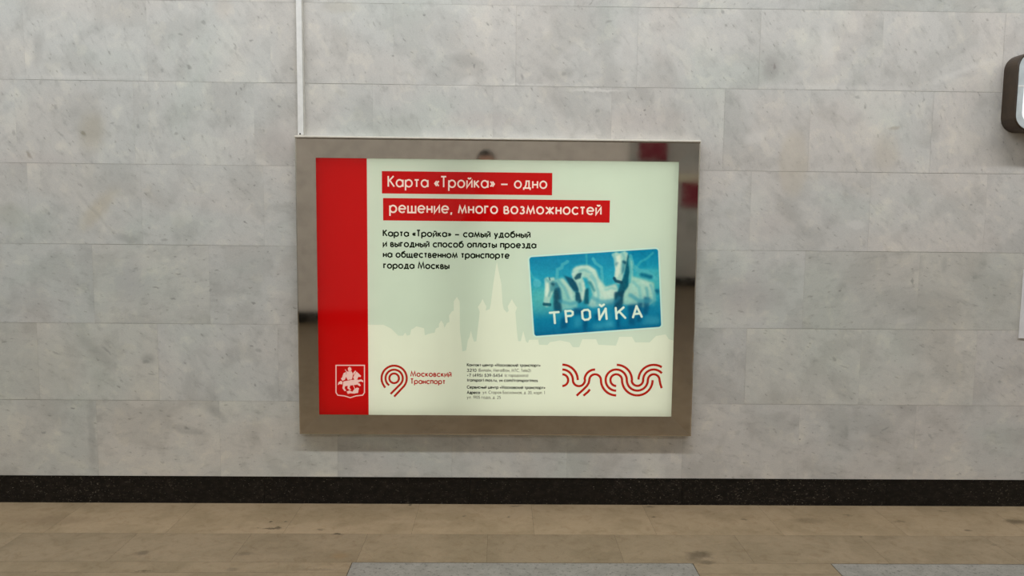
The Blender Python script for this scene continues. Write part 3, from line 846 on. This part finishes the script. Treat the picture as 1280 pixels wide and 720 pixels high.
# ribbons of three parallel lines
def zw(pts): return K(pts, 8.533, 690, 440)
ww = 25/8.533/(FPX/PXM)
def arc(cx, r, a0, a1): return [(cx+r*math.cos(math.radians(a)), 300-r*math.sin(math.radians(a))) for a in np.linspace(a0, a1, max(4, int(abs(a1-a0)/7)))]
wave = [arc(110, 165, 90, 0),
        arc(110, 113, 90, 0) + arc(287, 64, 180, 360) + arc(460, 113, 180, 90),
        arc(110, 62, 90, -90),
        [(262, 466), (330, 404), (372, 362), (392, 330)] + arc(460, 62, 180, 0) + arc(685, 163, 180, 270),
        [(405, 398), (385, 424), (335, 466)],
        arc(685, 62, 270, 0) + arc(910, 163, 180, 360),
        arc(685, 113, 270, 0) + arc(910, 112, 180, 360) + arc(1085, 62, 180, 0) + [(1155, 340), (1170, 386)],
        arc(690, 163, 90, 0) + arc(911, 61, 180, 360) + arc(1085, 113, 180, 40),
        arc(1085, 163, 178, 58)]
wp = []
for l in wave: wp += ribbon(zw(l), ww)
layer('wave_pattern', I_BRICK, wp, 'brick red winding ribbons of parallel lines')
# shield emblem with a mounted rider
sh = []
wl = 6/4.5/(FPX/PXM)
sh += ribbon(zk([(270, 255), (430, 255), (430, 408), (420, 423), (382, 427), (350, 437), (318, 427), (280, 423), (270, 408), (270, 255)]), wl)
for poly in [
    [(337, 270), (347, 263), (356, 271), (357, 284), (347, 290), (338, 284)],                                            # helmet and head
    [(331, 290), (358, 289), (366, 305), (360, 332), (336, 338), (326, 318)],                                            # rider's body
    [(326, 292), (312, 300), (305, 322), (298, 330), (306, 342), (320, 336), (328, 316)],                                # cloak blown back
    [(366, 298), (378, 284), (383, 288), (370, 312)],                                                                   # raised arm
    [(385, 290), (396, 300), (411, 314), (408, 321), (396, 319), (390, 332), (374, 338), (366, 322), (376, 306)],        # horse's neck and head
    [(312, 346), (336, 341), (362, 337), (392, 334), (398, 348), (386, 364), (352, 368), (322, 372), (308, 362)],        # horse's body
    [(392, 338), (412, 334), (424, 342), (422, 350), (410, 345), (398, 350)],                                            # raised fore leg
    [(388, 352), (404, 358), (410, 370), (402, 372), (390, 364)],                                                        # second fore leg
    [(310, 360), (322, 370), (318, 384), (328, 398), (318, 400), (306, 384)],                                            # hind leg
    [(336, 370), (350, 368), (346, 382), (356, 392), (346, 394), (334, 384)],                                            # second hind leg
    [(308, 348), (296, 342), (284, 350), (280, 366), (290, 360), (304, 362)],                                            # tail
    [(330, 402), (346, 396), (362, 404), (372, 390), (388, 380), (400, 384), (396, 396), (394, 410), (372, 414), (352, 412), (336, 416)],  # dragon
]:
    sh.append(zk(poly))
sh += ribbon(zk([(322, 278), (352, 330), (380, 396)]), wl*.6)
layer('shield_emblem', I_PINK, sh, 'white outlined shield with a mounted rider')

# picture of the travel card, printed on the same sheet
CQ = [(108, 110), (1021, 50), (1044, 610), (146, 676)]     # TL TR BR BL in the enlarged view (5.54 times, from 640,300)
cq = [Vector(p) for p in K(CQ, 5.54, 640, 300)]
def card_uv(u, v):                                         # u right, v down, 0..1
    return (cq[0]*(1-u)+cq[1]*u)*(1-v) + (cq[3]*(1-u)+cq[2]*u)*v
CW = (cq[1]-cq[0]).length; CHh = (cq[3]-cq[0]).length
RAD = .021
def half_inset(v, rad=RAD):
    d = min(v, 1-v)*CHh
    return 0.0 if d >= rad else (rad-math.sqrt(max(0, rad*rad-(rad-d)**2)))/CW
vv = [i/60 for i in range(61)]
vv = sorted(set([0, .004, .012, .024, .04, .06, .085, .11, .14] + [1-q for q in (0, .004, .012, .024, .04, .06, .085, .11, .14)] + [.5]))
outline = [card_uv(half_inset(v), v) for v in vv] + [card_uv(1-half_inset(v), v) for v in vv[::-1]]
layer(None, None, [outline])

# ---- flatten all the ink layers into one plane so that nothing overlaps
vc, fc, owner = [], [], []
for li, (nm, mt, polys, lb) in enumerate(LAYERS):
    for q in polys:
        b = len(vc)
        vc += [Vector((p[0], p[1])) for p in q]
        fc.append(list(range(b, b+len(q))))
        owner.append(li)
print('poster polygons', len(fc), 'points', len(vc))
rv, re, rf, ov, oe, of = delaunay_2d_cdt(vc, [], fc, 1, 1e-6)
by = {}
for f, ids in zip(rf, of):
    if not ids: continue
    by.setdefault(max(owner[i] for i in ids), []).append(f)
poster = None
for li, (nm, mt, polys, lb) in enumerate(LAYERS):
    if nm is None or li not in by: continue
    idx = {}; vs = []; fs2 = []
    for f in by[li]:
        ff = []
        for i in f:
            if i not in idx: idx[i] = len(vs); vs.append((rv[i].x, SHEET, rv[i].y))
            ff.append(idx[i])
        fs2.append(ff)
    me = bpy.data.meshes.new(nm)
    me.from_pydata(vs, [], fs2)
    bm = bmesh.new(); bm.from_mesh(me)
    for f in bm.faces:
        f.normal_update()
        if f.normal.y > 0: f.normal_flip()
    bm.to_mesh(me); bm.free()
    o = link(nm, me, mt, boxroot if poster is None else poster)
    if poster is None:
        o.name = 'poster'; poster = o
    if lb: o['label'] = lb

# ---- card picture: painted as colours of a fine mesh
NU, NV = 420, 260
uu, vvv = np.meshgrid(np.linspace(0, 1, NU), np.linspace(0, 1, NV))
c0, c1, c2, c3 = [np.array(p, float) for p in CQ]
ZX = (c0[0]*(1-uu)+c1[0]*uu)*(1-vvv)+(c3[0]*(1-uu)+c2[0]*uu)*vvv        # enlarged-view coordinates of every point
ZY = (c0[1]*(1-uu)+c1[1]*uu)*(1-vvv)+(c3[1]*(1-uu)+c2[1]*uu)*vvv
rs = np.random.RandomState(3)
def blur(a, s):
    k = int(3*s)+1
    ker = np.exp(-.5*(np.arange(-k, k+1)/s)**2); ker /= ker.sum()
    p = np.pad(a, k, mode='edge')
    p = np.apply_along_axis(lambda m: np.convolve(m, ker, 'valid'), 0, p)
    return np.apply_along_axis(lambda m: np.convolve(m, ker, 'valid'), 1, p)
wx = blur(rs.randn(NV, NU), 5); wx /= np.abs(wx).max(); wy = blur(rs.randn(NV, NU), 5); wy /= np.abs(wy).max()
WX, WY = ZX+wx*7, ZY+wy*7
def poly_mask(pts, soft, wob=True):
    x, y = (WX, WY) if wob else (ZX, ZY)
    m = np.zeros(x.shape, bool)
    n = len(pts)
    for i in range(n):
        (xa, ya), (xb, yb) = pts[i], pts[(i+1) % n]
        if ya == yb: continue
        m ^= ((ya > y) != (yb > y)) & (x < (xb-xa)*(y-ya)/(yb-ya)+xa)
    return blur(m.astype(float), max(.6, soft/3.4))
def seg_mask(pts, w, soft, wob=True):
    x, y = (WX, WY) if wob else (ZX, ZY)
    d = np.full(x.shape, 1e9)
    for (xa, ya), (xb, yb) in zip(pts, pts[1:]):
        l2 = max(1e-9, (xb-xa)**2+(yb-ya)**2)
        tt = np.clip(((x-xa)*(xb-xa)+(y-ya)*(yb-ya))/l2, 0, 1)
        d = np.minimum(d, np.hypot(x-xa-tt*(xb-xa), y-ya-tt*(yb-ya)))
    return np.clip((w/2+soft/2-d)/soft, 0, 1)
img = np.zeros((NV, NU, 3))
stops = [(0, (4, 132, 172)), (.28, (30, 160, 186)), (.55, (52, 170, 182)), (.78, (20, 138, 172)), (1, (6, 112, 150))]
for k in range(3):
    img[..., k] = np.interp(vvv, [s[0] for s in stops], [s[1][k] for s in stops])
def put(mask, col, k=1.0):
    global img
    m = (np.clip(mask, 0, 1)*k)[..., None]
    img = img*(1-m)+np.array(col, float)*m
PALE = (176, 216, 200); MID = (120, 198, 196); DARK = (4, 62, 84); DEEP = (2, 92, 126); TEAL = (62, 178, 190); WHITE_ = (228, 238, 216)
put(poly_mask([(130, 330), (330, 330), (330, 520), (145, 520)], 40), (96, 190, 182), .7)
put(poly_mask([(850, 200), (1030, 200), (1030, 330), (850, 300)], 18), (90, 190, 190), .6)
# trails of light in the sky
for ptl, w in [([(120, 215), (140, 250), (160, 270)], 16), ([(305, 300), (315, 205), (345, 190), (350, 170), (385, 150)], 22), ([(515, 95), (517, 175)], 14), ([(560, 130), (580, 160), (620, 190), (630, 330)], 20),
               ([(860, 190), (890, 150), (930, 130), (975, 90)], 16), ([(820, 110), (835, 180), (880, 210), (930, 215), (1000, 270)], 26)]:
    put(seg_mask(ptl, w, 10), TEAL if w < 20 else (86, 186, 194), .75)
put(seg_mask([(172, 298), (174, 298)], 56, 10), (84, 184, 196), .85)
put(seg_mask([(900, 240), (960, 255)], 26, 18), DEEP, .7)
# left horse
put(poly_mask([(300, 275), (350, 258), (400, 320), (445, 372), (455, 470), (330, 490), (310, 400)], 12), (150, 208, 194))
put(poly_mask([(345, 262), (385, 300), (440, 372), (400, 400), (350, 330)], 14), PALE, .8)
put(poly_mask([(285, 330), (330, 330), (345, 500), (290, 490)], 10), DARK, .85)
put(poly_mask([(224, 268), (244, 254), (262, 262), (292, 256), (302, 300), (286, 352), (266, 405), (258, 452), (240, 464), (218, 446), (222, 400), (228, 340)], 7), PALE)
put(poly_mask([(232, 300), (262, 290), (258, 350), (240, 400), (230, 380)], 9), WHITE_, .9)
put(poly_mask([(274, 280), (298, 280), (302, 340), (270, 360), (264, 338)], 8), (60, 140, 150), .8)
put(seg_mask([(222, 442), (262, 446)], 20, 9), (10, 84, 100), .9)
put(seg_mask([(258, 262), (262, 275)], 9, 7), DARK, .6)
# middle horse: arched neck, head tucked down
put(poly_mask([(470, 258), (520, 262), (545, 330), (560, 380), (520, 450), (560, 470), (700, 440), (735, 345), (722, 300), (650, 322), (602, 262), (580, 205), (520, 168), (440, 180), (410, 218)], 11), PALE)
put(poly_mask([(520, 180), (580, 215), (610, 300), (640, 380), (600, 420), (560, 330), (540, 250)], 14), WHITE_, .55)
put(poly_mask([(640, 330), (720, 310), (725, 370), (680, 420), (640, 400)], 16), WHITE_, .6)
put(poly_mask([(520, 280), (545, 285), (580, 350), (566, 360), (530, 300)], 9), (40, 130, 140), .8)
put(poly_mask([(360, 245), (420, 265), (470, 250), (478, 300), (470, 360), (430, 355), (405, 320)], 8), (6, 74, 98), .9)
put(poly_mask([(415, 225), (475, 232), (500, 285), (512, 345), (500, 405), (484, 430), (462, 410), (462, 340), (440, 290), (418, 262)], 7), PALE)
put(poly_mask([(455, 230), (482, 226), (476, 262), (440, 275), (430, 262)], 6), DARK, .8)
put(poly_mask([(438, 358), (468, 358), (484, 425), (462, 440), (440, 420)], 7), DARK, .85)
put(poly_mask([(505, 345), (528, 330), (530, 440), (498, 440)], 8), (4, 80, 98), .9)
# right horse
put(poly_mask([(800, 110), (832, 150), (838, 250), (900, 268), (982, 296), (994, 420), (920, 470), (800, 450), (745, 440), (760, 360), (805, 300)], 11), (170, 216, 196))
put(poly_mask([(810, 290), (900, 280), (960, 310), (960, 400), (860, 420), (800, 380)], 20), PALE, .8)
put(poly_mask([(780, 110), (806, 100), (815, 200), (806, 320), (770, 370), (730, 370), (750, 300), (780, 230)], 8), (6, 88, 108), .95)
put(poly_mask([(710, 360), (775, 350), (770, 430), (745, 520), (705, 470)], 9), DARK, .9)
put(poly_mask([(688, 100), (720, 82), (742, 92), (780, 74), (802, 90), (792, 160), (774, 225), (760, 285), (738, 305), (706, 272), (714, 200), (704, 130)], 7), PALE)
put(poly_mask([(715, 110), (752, 110), (748, 200), (730, 260), (716, 250)], 8), WHITE_, .9)
put(poly_mask([(765, 140), (790, 150), (775, 220), (757, 240)], 8), (50, 130, 146), .8)
put(seg_mask([(708, 264), (720, 282), (758, 292)], 20, 9), (6, 70, 92), .9)
# bodies fading into dark legs and haze
for p in [[(800, 450), (860, 440), (850, 590), (810, 590)], [(870, 430), (905, 430), (895, 570), (860, 570)], [(915, 390), (955, 400), (940, 520), (905, 520)], [(335, 540), (400, 530), (380, 610), (335, 620)],
          [(425, 470), (520, 480), (520, 520), (430, 520)], [(490, 540), (525, 545), (520, 640), (490, 640)], [(725, 500), (750, 500), (745, 620), (722, 620)], [(560, 520), (600, 500), (620, 540), (580, 560)], [(985, 340), (1020, 340), (1010, 380)]]:
    put(poly_mask(p, 12), (4, 66, 104), .8)
for p in [[(430, 550), (470, 520), (480, 590), (430, 610)], [(655, 520), (690, 500), (690, 600), (650, 600)], [(560, 580), (700, 560), (720, 620), (560, 640)], [(930, 520), (1030, 540), (1020, 590), (900, 600)], [(310, 500), (340, 520), (325, 570)]]:
    put(poly_mask(p, 18), (90, 186, 200), .6)
put(poly_mask([(150, 640), (1040, 580), (1045, 612), (146, 676)], 16), (4, 96, 136), .6)
img += (blur(rs.randn(NV, NU), 2.0)*16)[..., None]*np.array([.6, 1, 1])
img += (blur(rs.randn(NV, NU), 7.0)*50)[..., None]*np.array([.7, 1, .9])
# manes, muscles and folds
for ptl, w, c, k in [
    ([(306, 300), (330, 350), (338, 420)], 12, DEEP, .6), ([(322, 280), (362, 330), (392, 400)], 10, (96, 176, 184), .7), ([(350, 275), (395, 335), (420, 410)], 8, WHITE_, .5),
    ([(330, 420), (400, 440), (450, 430)], 14, (70, 160, 178), .6), ([(262, 300), (270, 345), (256, 385)], 7, (90, 160, 164), .8), ([(236, 272), (262, 290)], 8, (96, 170, 176), .7),
    ([(276, 300), (286, 306)], 9, DARK, .8), ([(430, 205), (480, 186), (530, 186), (565, 210)], 9, WHITE_, .6), ([(440, 222), (500, 205), (548, 228), (580, 280)], 8, (104, 184, 186), .6),
    ([(452, 216), (420, 236)], 10, WHITE_, .7), ([(545, 250), (580, 300), (600, 380), (590, 440)], 12, (104, 186, 190), .6), ([(640, 345), (690, 330), (720, 340)], 8, (120, 196, 190), .7),
    ([(610, 300), (640, 360), (650, 430)], 10, WHITE_, .5), ([(560, 400), (620, 430), (700, 420)], 16, (80, 166, 180), .6), ([(490, 300), (496, 350), (486, 400)], 8, WHITE_, .6),
    ([(468, 300), (476, 350)], 7, (110, 180, 180), .7), ([(700, 95), (712, 130), (722, 180)], 7, (110, 186, 190), .7), ([(760, 85), (778, 120), (770, 180)], 8, (110, 186, 190), .7),
    ([(740, 110), (735, 170), (740, 230)], 7, WHITE_, .7), ([(772, 150), (786, 156)], 9, DARK, .9), ([(728, 160), (720, 170)], 7, (60, 130, 146), .8), ([(812, 140), (822, 220), (815, 290)], 9, TEAL, .8),
    ([(840, 290), (880, 330), (890, 400)], 12, (110, 188, 188), .6), ([(900, 290), (950, 310), (975, 360)], 10, WHITE_, .45), ([(820, 380), (880, 420), (960, 420)], 16, (70, 160, 176), .7),
    ([(930, 330), (940, 390), (935, 430)], 9, (60, 150, 168), .6), ([(960, 310), (985, 380), (980, 450)], 10, (90, 176, 186), .7), ([(740, 400), (700, 440), (640, 450)], 14, (40, 130, 156), .6)]:
    put(blur(seg_mask(ptl, w*1.7, 12), 2.2), c, k)
put(poly_mask([(145, 480), (1035, 420), (1044, 612), (146, 676)], 60), (14, 120, 160), .35)
# the six letters
LET = [[[(262, 503), (322, 498)], [(291, 500), (297, 574)]],
       [[(370, 490), (377, 566)], [(370, 492), (405, 489), (420, 498), (420, 515), (408, 524), (376, 526)]],
       [[(485, 495), (500, 484), (525, 482), (538, 494), (541, 535), (528, 549), (503, 552), (489, 541), (485, 495)]],
       [[(600, 478), (606, 550)], [(606, 548), (648, 476)], [(648, 474), (655, 545)], [(608, 448), (620, 458), (636, 446)]],
       [[(718, 470), (724, 543)], [(772, 466), (724, 508)], [(742, 494), (784, 538)]],
       [[(838, 534), (862, 458)], [(862, 458), (898, 530)], [(848, 512), (884, 508)]]]
for letter in LET:
    for st in letter: put(seg_mask(st, 17, 7, False), (8, 84, 116), .35)
for letter in LET:
    for st in letter: put(seg_mask(st, 16, 5, False), (232, 246, 224), 1.0)
# white rim
inset = np.array([half_inset(v) for v in np.linspace(0, 1, NV)])
rim = .0075
du = np.minimum(uu, 1-uu)*CW; dv = np.minimum(vvv, 1-vvv)*CHh
cx = np.maximum(RAD-du, 0); cy = np.maximum(RAD-dv, 0)
edge = np.where((cx > 0) & (cy > 0), RAD-np.hypot(cx, cy), np.minimum(du, dv))
put(np.clip((rim-edge)/.0016+.5, 0, 1), (206, 238, 222), 1.0)
img = np.clip(img, 0, 255)/255.0
lin = np.where(img <= .04045, img/12.92, ((img+.055)/1.055)**2.4)
pos = np.zeros((NV, NU, 3))
for j in range(NV):
    v = j/(NV-1); ins = half_inset(v)
    a = card_uv(ins, v); b = card_uv(1-ins, v)
    # keep the drawing in place: the row runs between its own rounded ends
    s = np.linspace(0, 1, NU)
    pos[j, :, 0] = a.x+(b.x-a.x)*s; pos[j, :, 2] = a.y+(b.y-a.y)*s
    if ins > 0:
        s2 = ins+(1-2*ins)*s
        for k in range(3): lin[j, :, k] = np.interp(s2, s, lin[j, :, k])
pos[..., 1] = SHEET
ii = (np.arange(NV-1)[:, None]*NU+np.arange(NU-1)[None, :]).ravel()
quads = np.stack([ii, ii+NU, ii+NU+1, ii+1], 1)
me = bpy.data.meshes.new('travel_card_picture')
me.from_pydata(pos.reshape(-1, 3).tolist(), [], quads.tolist())
at = me.attributes.new('print', 'FLOAT_COLOR', 'POINT')
at.data.foreach_set('color', np.concatenate([lin.reshape(-1, 3), np.ones((NV*NU, 1))], 1).astype(np.float32).ravel())
card = link('travel_card_picture', me, ink('card print', attr='print'), poster)
card['label'] = 'turquoise picture of a travel card with three white horses'

# ------------------------------------------------------------------ cable trunking above the light box
M_PVC = plain('white plastic', rgb(232, 231, 226), .4, 0, .4, .02)
M_PVC2 = plain('grey edged plastic', rgb(196, 193, 184), .5, 0, .3, .03)
M_DARK = plain('dark hole', rgb(40, 38, 34), .7)
tx0 = on_wall(372.4, 160, -.02).x; tx1 = on_wall(380.6, 160, -.02).x
tz0 = on_wall(376, 169.3, -.02).z
trunk = empty('cable_trunking', ((tx0+tx1)/2, 0, tz0))
tag(trunk, 'narrow white plastic cable trunking running up the wall from the light box', 'cable trunking')
bm = bmesh.new(); bm_box(bm, tx0, tx1, -.016, -.001, tz0, CEIL_Z-.005, .001)
from_bm('trunking_base', bm, M_PVC2, trunk)
bm = bmesh.new(); bm_box(bm, tx0-.0005, tx1-.0055, -.021, -.0162, tz0+.002, CEIL_Z-.005, .0018)
from_bm('trunking_cover', bm, M_PVC, trunk)
bm = bmesh.new()
sp = on_wall(375.0, 167.3, -.022)
bmesh.ops.create_cone(bm, cap_ends=True, segments=16, radius1=.0042, radius2=.0032, depth=.002, matrix=Matrix.Translation((sp.x, -.0222, sp.z)) @ Matrix.Rotation(PI/2, 4, 'X'))
from_bm('screw', bm, M_DARK, trunk)

# ------------------------------------------------------------------ illuminated sign at the right edge
SD = -.105
sl = on_wall(1270.0, 120, SD).x
stp = on_wall(1280, 64.0, SD).z; sbt = on_wall(1280, 163.5, SD).z
SW = .62
sign = empty('illuminated_sign', (sl+SW/2, 0, sbt))
tag(sign, 'rounded glowing white sign box with a dark brown edge, cut by the right border', 'sign')
def rounded(x0, x1, z0, z1, r, n=8):
    pts = []
    for cx_, cz_, a0 in ((x1-r, z0+r, -90), (x1-r, z1-r, 0), (x0+r, z1-r, 90), (x0+r, z0+r, 180)):
        for i in range(n+1):
            a = math.radians(a0+90*i/n)
            pts.append((cx_+r*math.cos(a), cz_+r*math.sin(a)))
    return pts
def prism(name, loops, mat, parent, cap0=True, cap1=True, smooth=False):
    """loops: (outline, y) from back to front"""
    bm = bmesh.new()
    L = [[bm.verts.new((x, y, z)) for x, z in pts] for pts, y in loops]
    n = len(L[0])
    for a, b in zip(L, L[1:]):
        for i in range(n): bm.faces.new((a[i], a[(i+1) % n], b[(i+1) % n], b[i]))
    if cap0: bm.faces.new(L[0][::-1])
    if cap1: bm.faces.new(L[-1])
    return from_bm(name, bm, mat, parent, smooth)
def ro(i): return rounded(sl+i, sl+SW-i, sbt+i, stp-i, .075-i*.6)
M_BROWN = plain('dark brown metal', rgb(62, 49, 36), .45, 0, .4, .08, 20)
M_BEZEL = plain('pale grey bezel', rgb(196, 204, 204), .4, 0, .4, .03)
t = NT('glowing face'); em = t.n('ShaderNodeEmission'); em.inputs[0].default_value = (.97, .99, 1, 1); em.inputs[1].default_value = 1.25
t.l(em.outputs[0], t.out.inputs[0]); M_GLOW = t.m
prism('case', [(ro(0), -.001), (ro(0), SD+.004), (ro(.003), SD), (ro(.006), SD), (ro(.006), SD+.006)], M_BROWN, sign)
prism('bezel', [(ro(.0062), SD+.0055), (ro(.0062), SD-.002), (ro(.0345), SD-.002), (ro(.0345), SD+.003)], M_BEZEL, sign)
prism('glowing_panel', [(ro(.035), SD+.0025), (ro(.035), SD-.001), (ro(.037), SD-.0015)], M_GLOW, sign)
hz = on_wall(1275, 107.5, SD).z
box('bezel_seam', sl+.0065, sl+.034, SD-.0026, SD-.002, hz-.0035, hz+.0035, M_PVC, sign)

# ------------------------------------------------------------------ white notice at the right edge
pl0 = on_wall(1276.3, 380, -.004).x
pz1 = on_wall(1279, 337, -.004).z; pz0 = on_wall(1274, 423, -.004).z
noti = empty('notice_plate', (pl0+.15, 0, pz0))
tag(noti, 'plain white notice plate fixed low under the glowing sign at the right border', 'notice')
M_PAPER = plain('white plate', rgb(226, 224, 222), .5, 0, .4, .015)
box('plate', pl0, pl0+.30, -.006, -.001, pz0, pz1, M_PAPER, noti, .001)

# ------------------------------------------------------------------ red board on the far wall, seen only as a reflection in the steel frame
board = empty('information_board', (3.25, -12.8, 1.7))
tag(board, 'red information board with a pale header on the far wall behind the viewer', 'board')
box('panel', 2.95, 3.55, -12.79, -12.76, 1.70, 2.22, plain('red board', rgb(150, 40, 58), .5), board, .004)
box('header', 2.80, 3.70, -12.79, -12.755, 2.23, 2.40, plain('cream board', rgb(235, 225, 196), .5), board, .004)

# ------------------------------------------------------------------ the photographer, mirrored faintly in the frame and the sheet
PXY = (-.15, -4.27)
who = empty('person', (PXY[0], PXY[1], 0))
tag(who, 'person in a dark jacket standing behind the viewer and holding up a phone', 'person')
V, Eg, Rd = [], [], []
def chain(start, pts):
    prev = start
    for x, y, z, r in pts:
        V.append((PXY[0]+x, PXY[1]+y, z)); Rd.append(r)
        if prev is not None: Eg.append((prev, len(V)-1))
        prev = len(V)-1
    return prev
pel = chain(None, [(0, 0, 1.0, .145)])
chest = chain(pel, [(0, .0, 1.16, .14), (0, -.01, 1.36, .165)])
nk = chain(chest, [(0, -.01, 1.545, .08), (0, .015, 1.605, .056)])
hd = chain(nk, [(0, .045, 1.665, .078), (0, .03, 1.745, .094), (0, .015, 1.80, .06)])
chain(nk+1, [(0, .115, 1.69, .02), (0, .134, 1.683, .012)])
for s_ in (-1, 1):
    px_ = -PXY[0] + s_*.082
    w_ = chain(chest, [(s_*.17, -.01, 1.49, .07), (s_*.255, .08, 1.26, .048), ((s_*.255+px_)/2+s_*.03, .22, 1.36, .038), (px_+s_*.012, .335, 1.452, .026)])
    p_ = chain(w_, [(px_+s_*.008, .365, 1.478, .027)])
    for k, (dz, ln) in enumerate([(.030, .075), (.012, .085), (-.006, .08), (-.024, .062)]):
        z0 = 1.492+dz
        chain(p_, [(px_+s_*.006, .400, z0, .0095), (px_-s_*.004, .402+.004, z0+.004, .0085), (px_-s_*(ln-.045), .4035, z0+.004, .0075)])
    chain(p_, [(px_-s_*.006, .366, 1.505, .011), (px_-s_*.022, .370, 1.520, .0095), (px_-s_*.036, .374, 1.524, .008)])
    chain(pel, [(s_*.095, 0, .92, .098), (s_*.105, .015, .52, .062), (s_*.11, -.02, .12, .046), (s_*.115, .04, .055, .045), (s_*.125, .14, .04, .036)])
me = bpy.data.meshes.new('body')
me.from_pydata(V, Eg, [])
tmp = bpy.data.objects.new('body', me)
COL.objects.link(tmp)
sk = tmp.modifiers.new('skin', 'SKIN')
for i, r in enumerate(Rd):
    d = me.skin_vertices[0].data[i]
    d.radius = (r, r*(.78 if r > .13 else 1.0))
    d.use_root = (i == 0)
tmp.modifiers.new('round', 'SUBSURF').levels = 2
tmp.modifiers['round'].render_levels = 2
dg = bpy.context.evaluated_depsgraph_get()
bm_ = bpy.data.meshes.new_from_object(tmp.evaluated_get(dg))
bpy.data.objects.remove(tmp, do_unlink=True)
M_SKIN = plain('skin', rgb(196, 150, 124), .5, 0, .3, .03)
M_JACKET = plain('dark jacket', rgb(38, 40, 46), .8, 0, .2, .05, 60)
M_JEANS = plain('dark trousers', rgb(30, 34, 46), .8, 0, .2, .05, 60)
M_SHOE = plain('black shoes', rgb(20, 20, 20), .5)
bm_.materials.clear()
body = link('body', bm_, [M_SKIN, M_JACKET, M_JEANS, M_SHOE], who)
for p in bm_.polygons:
    c = p.center
    p.use_smooth = True
    y = c.y-PXY[1]
    if c.z < .10: p.material_index = 3
    elif c.z < .96: p.material_index = 2
    elif c.z < 1.565 and y < .33: p.material_index = 1
    else: p.material_index = 0
bm = bmesh.new()
bmesh.ops.create_uvsphere(bm, u_segments=24, v_segments=16, radius=1.0)
for v in bm.verts:
    x, y, z = v.co
    v.co = Vector((PXY[0]+x*.097, PXY[1]+.018+y*.112, 1.735+z*.108))
bmesh.ops.delete(bm, geom=[v for v in bm.verts if v.co.z < 1.69 or (v.co.y > PXY[1]+.075 and v.co.z < 1.775)], context='VERTS')
from_bm('hair', bm, plain('dark hair', rgb(34, 28, 24), .6, 0, .3, .1, 120), who, True)
bm = bmesh.new()
bm.free()
M_EYE = plain('eyes', rgb(60, 50, 44), .2)
for sx in (-1, 1):
    bm = bmesh.new()
    bmesh.ops.create_uvsphere(bm, u_segments=10, v_segments=8, radius=.011, matrix=Matrix.Translation((PXY[0]+sx*.033, PXY[1]+.112, 1.715)))
    from_bm('eye', bm, M_EYE, who, True)
bm = bmesh.new()
bm_box(bm, PXY[0]-.026, PXY[0]+.026, PXY[1]+.100, PXY[1]+.113, 1.648, 1.657, .003)
from_bm('mouth', bm, plain('lips', rgb(160, 96, 88), .5), who)
phone = empty('smartphone', (0, -3.89, 1.465))
tag(phone, 'black smartphone held level in both hands of the person behind the viewer', 'phone')
box('phone_body', -.078, .078, -3.893, -3.885, 1.463, 1.537, M_SHOE, phone, .003)
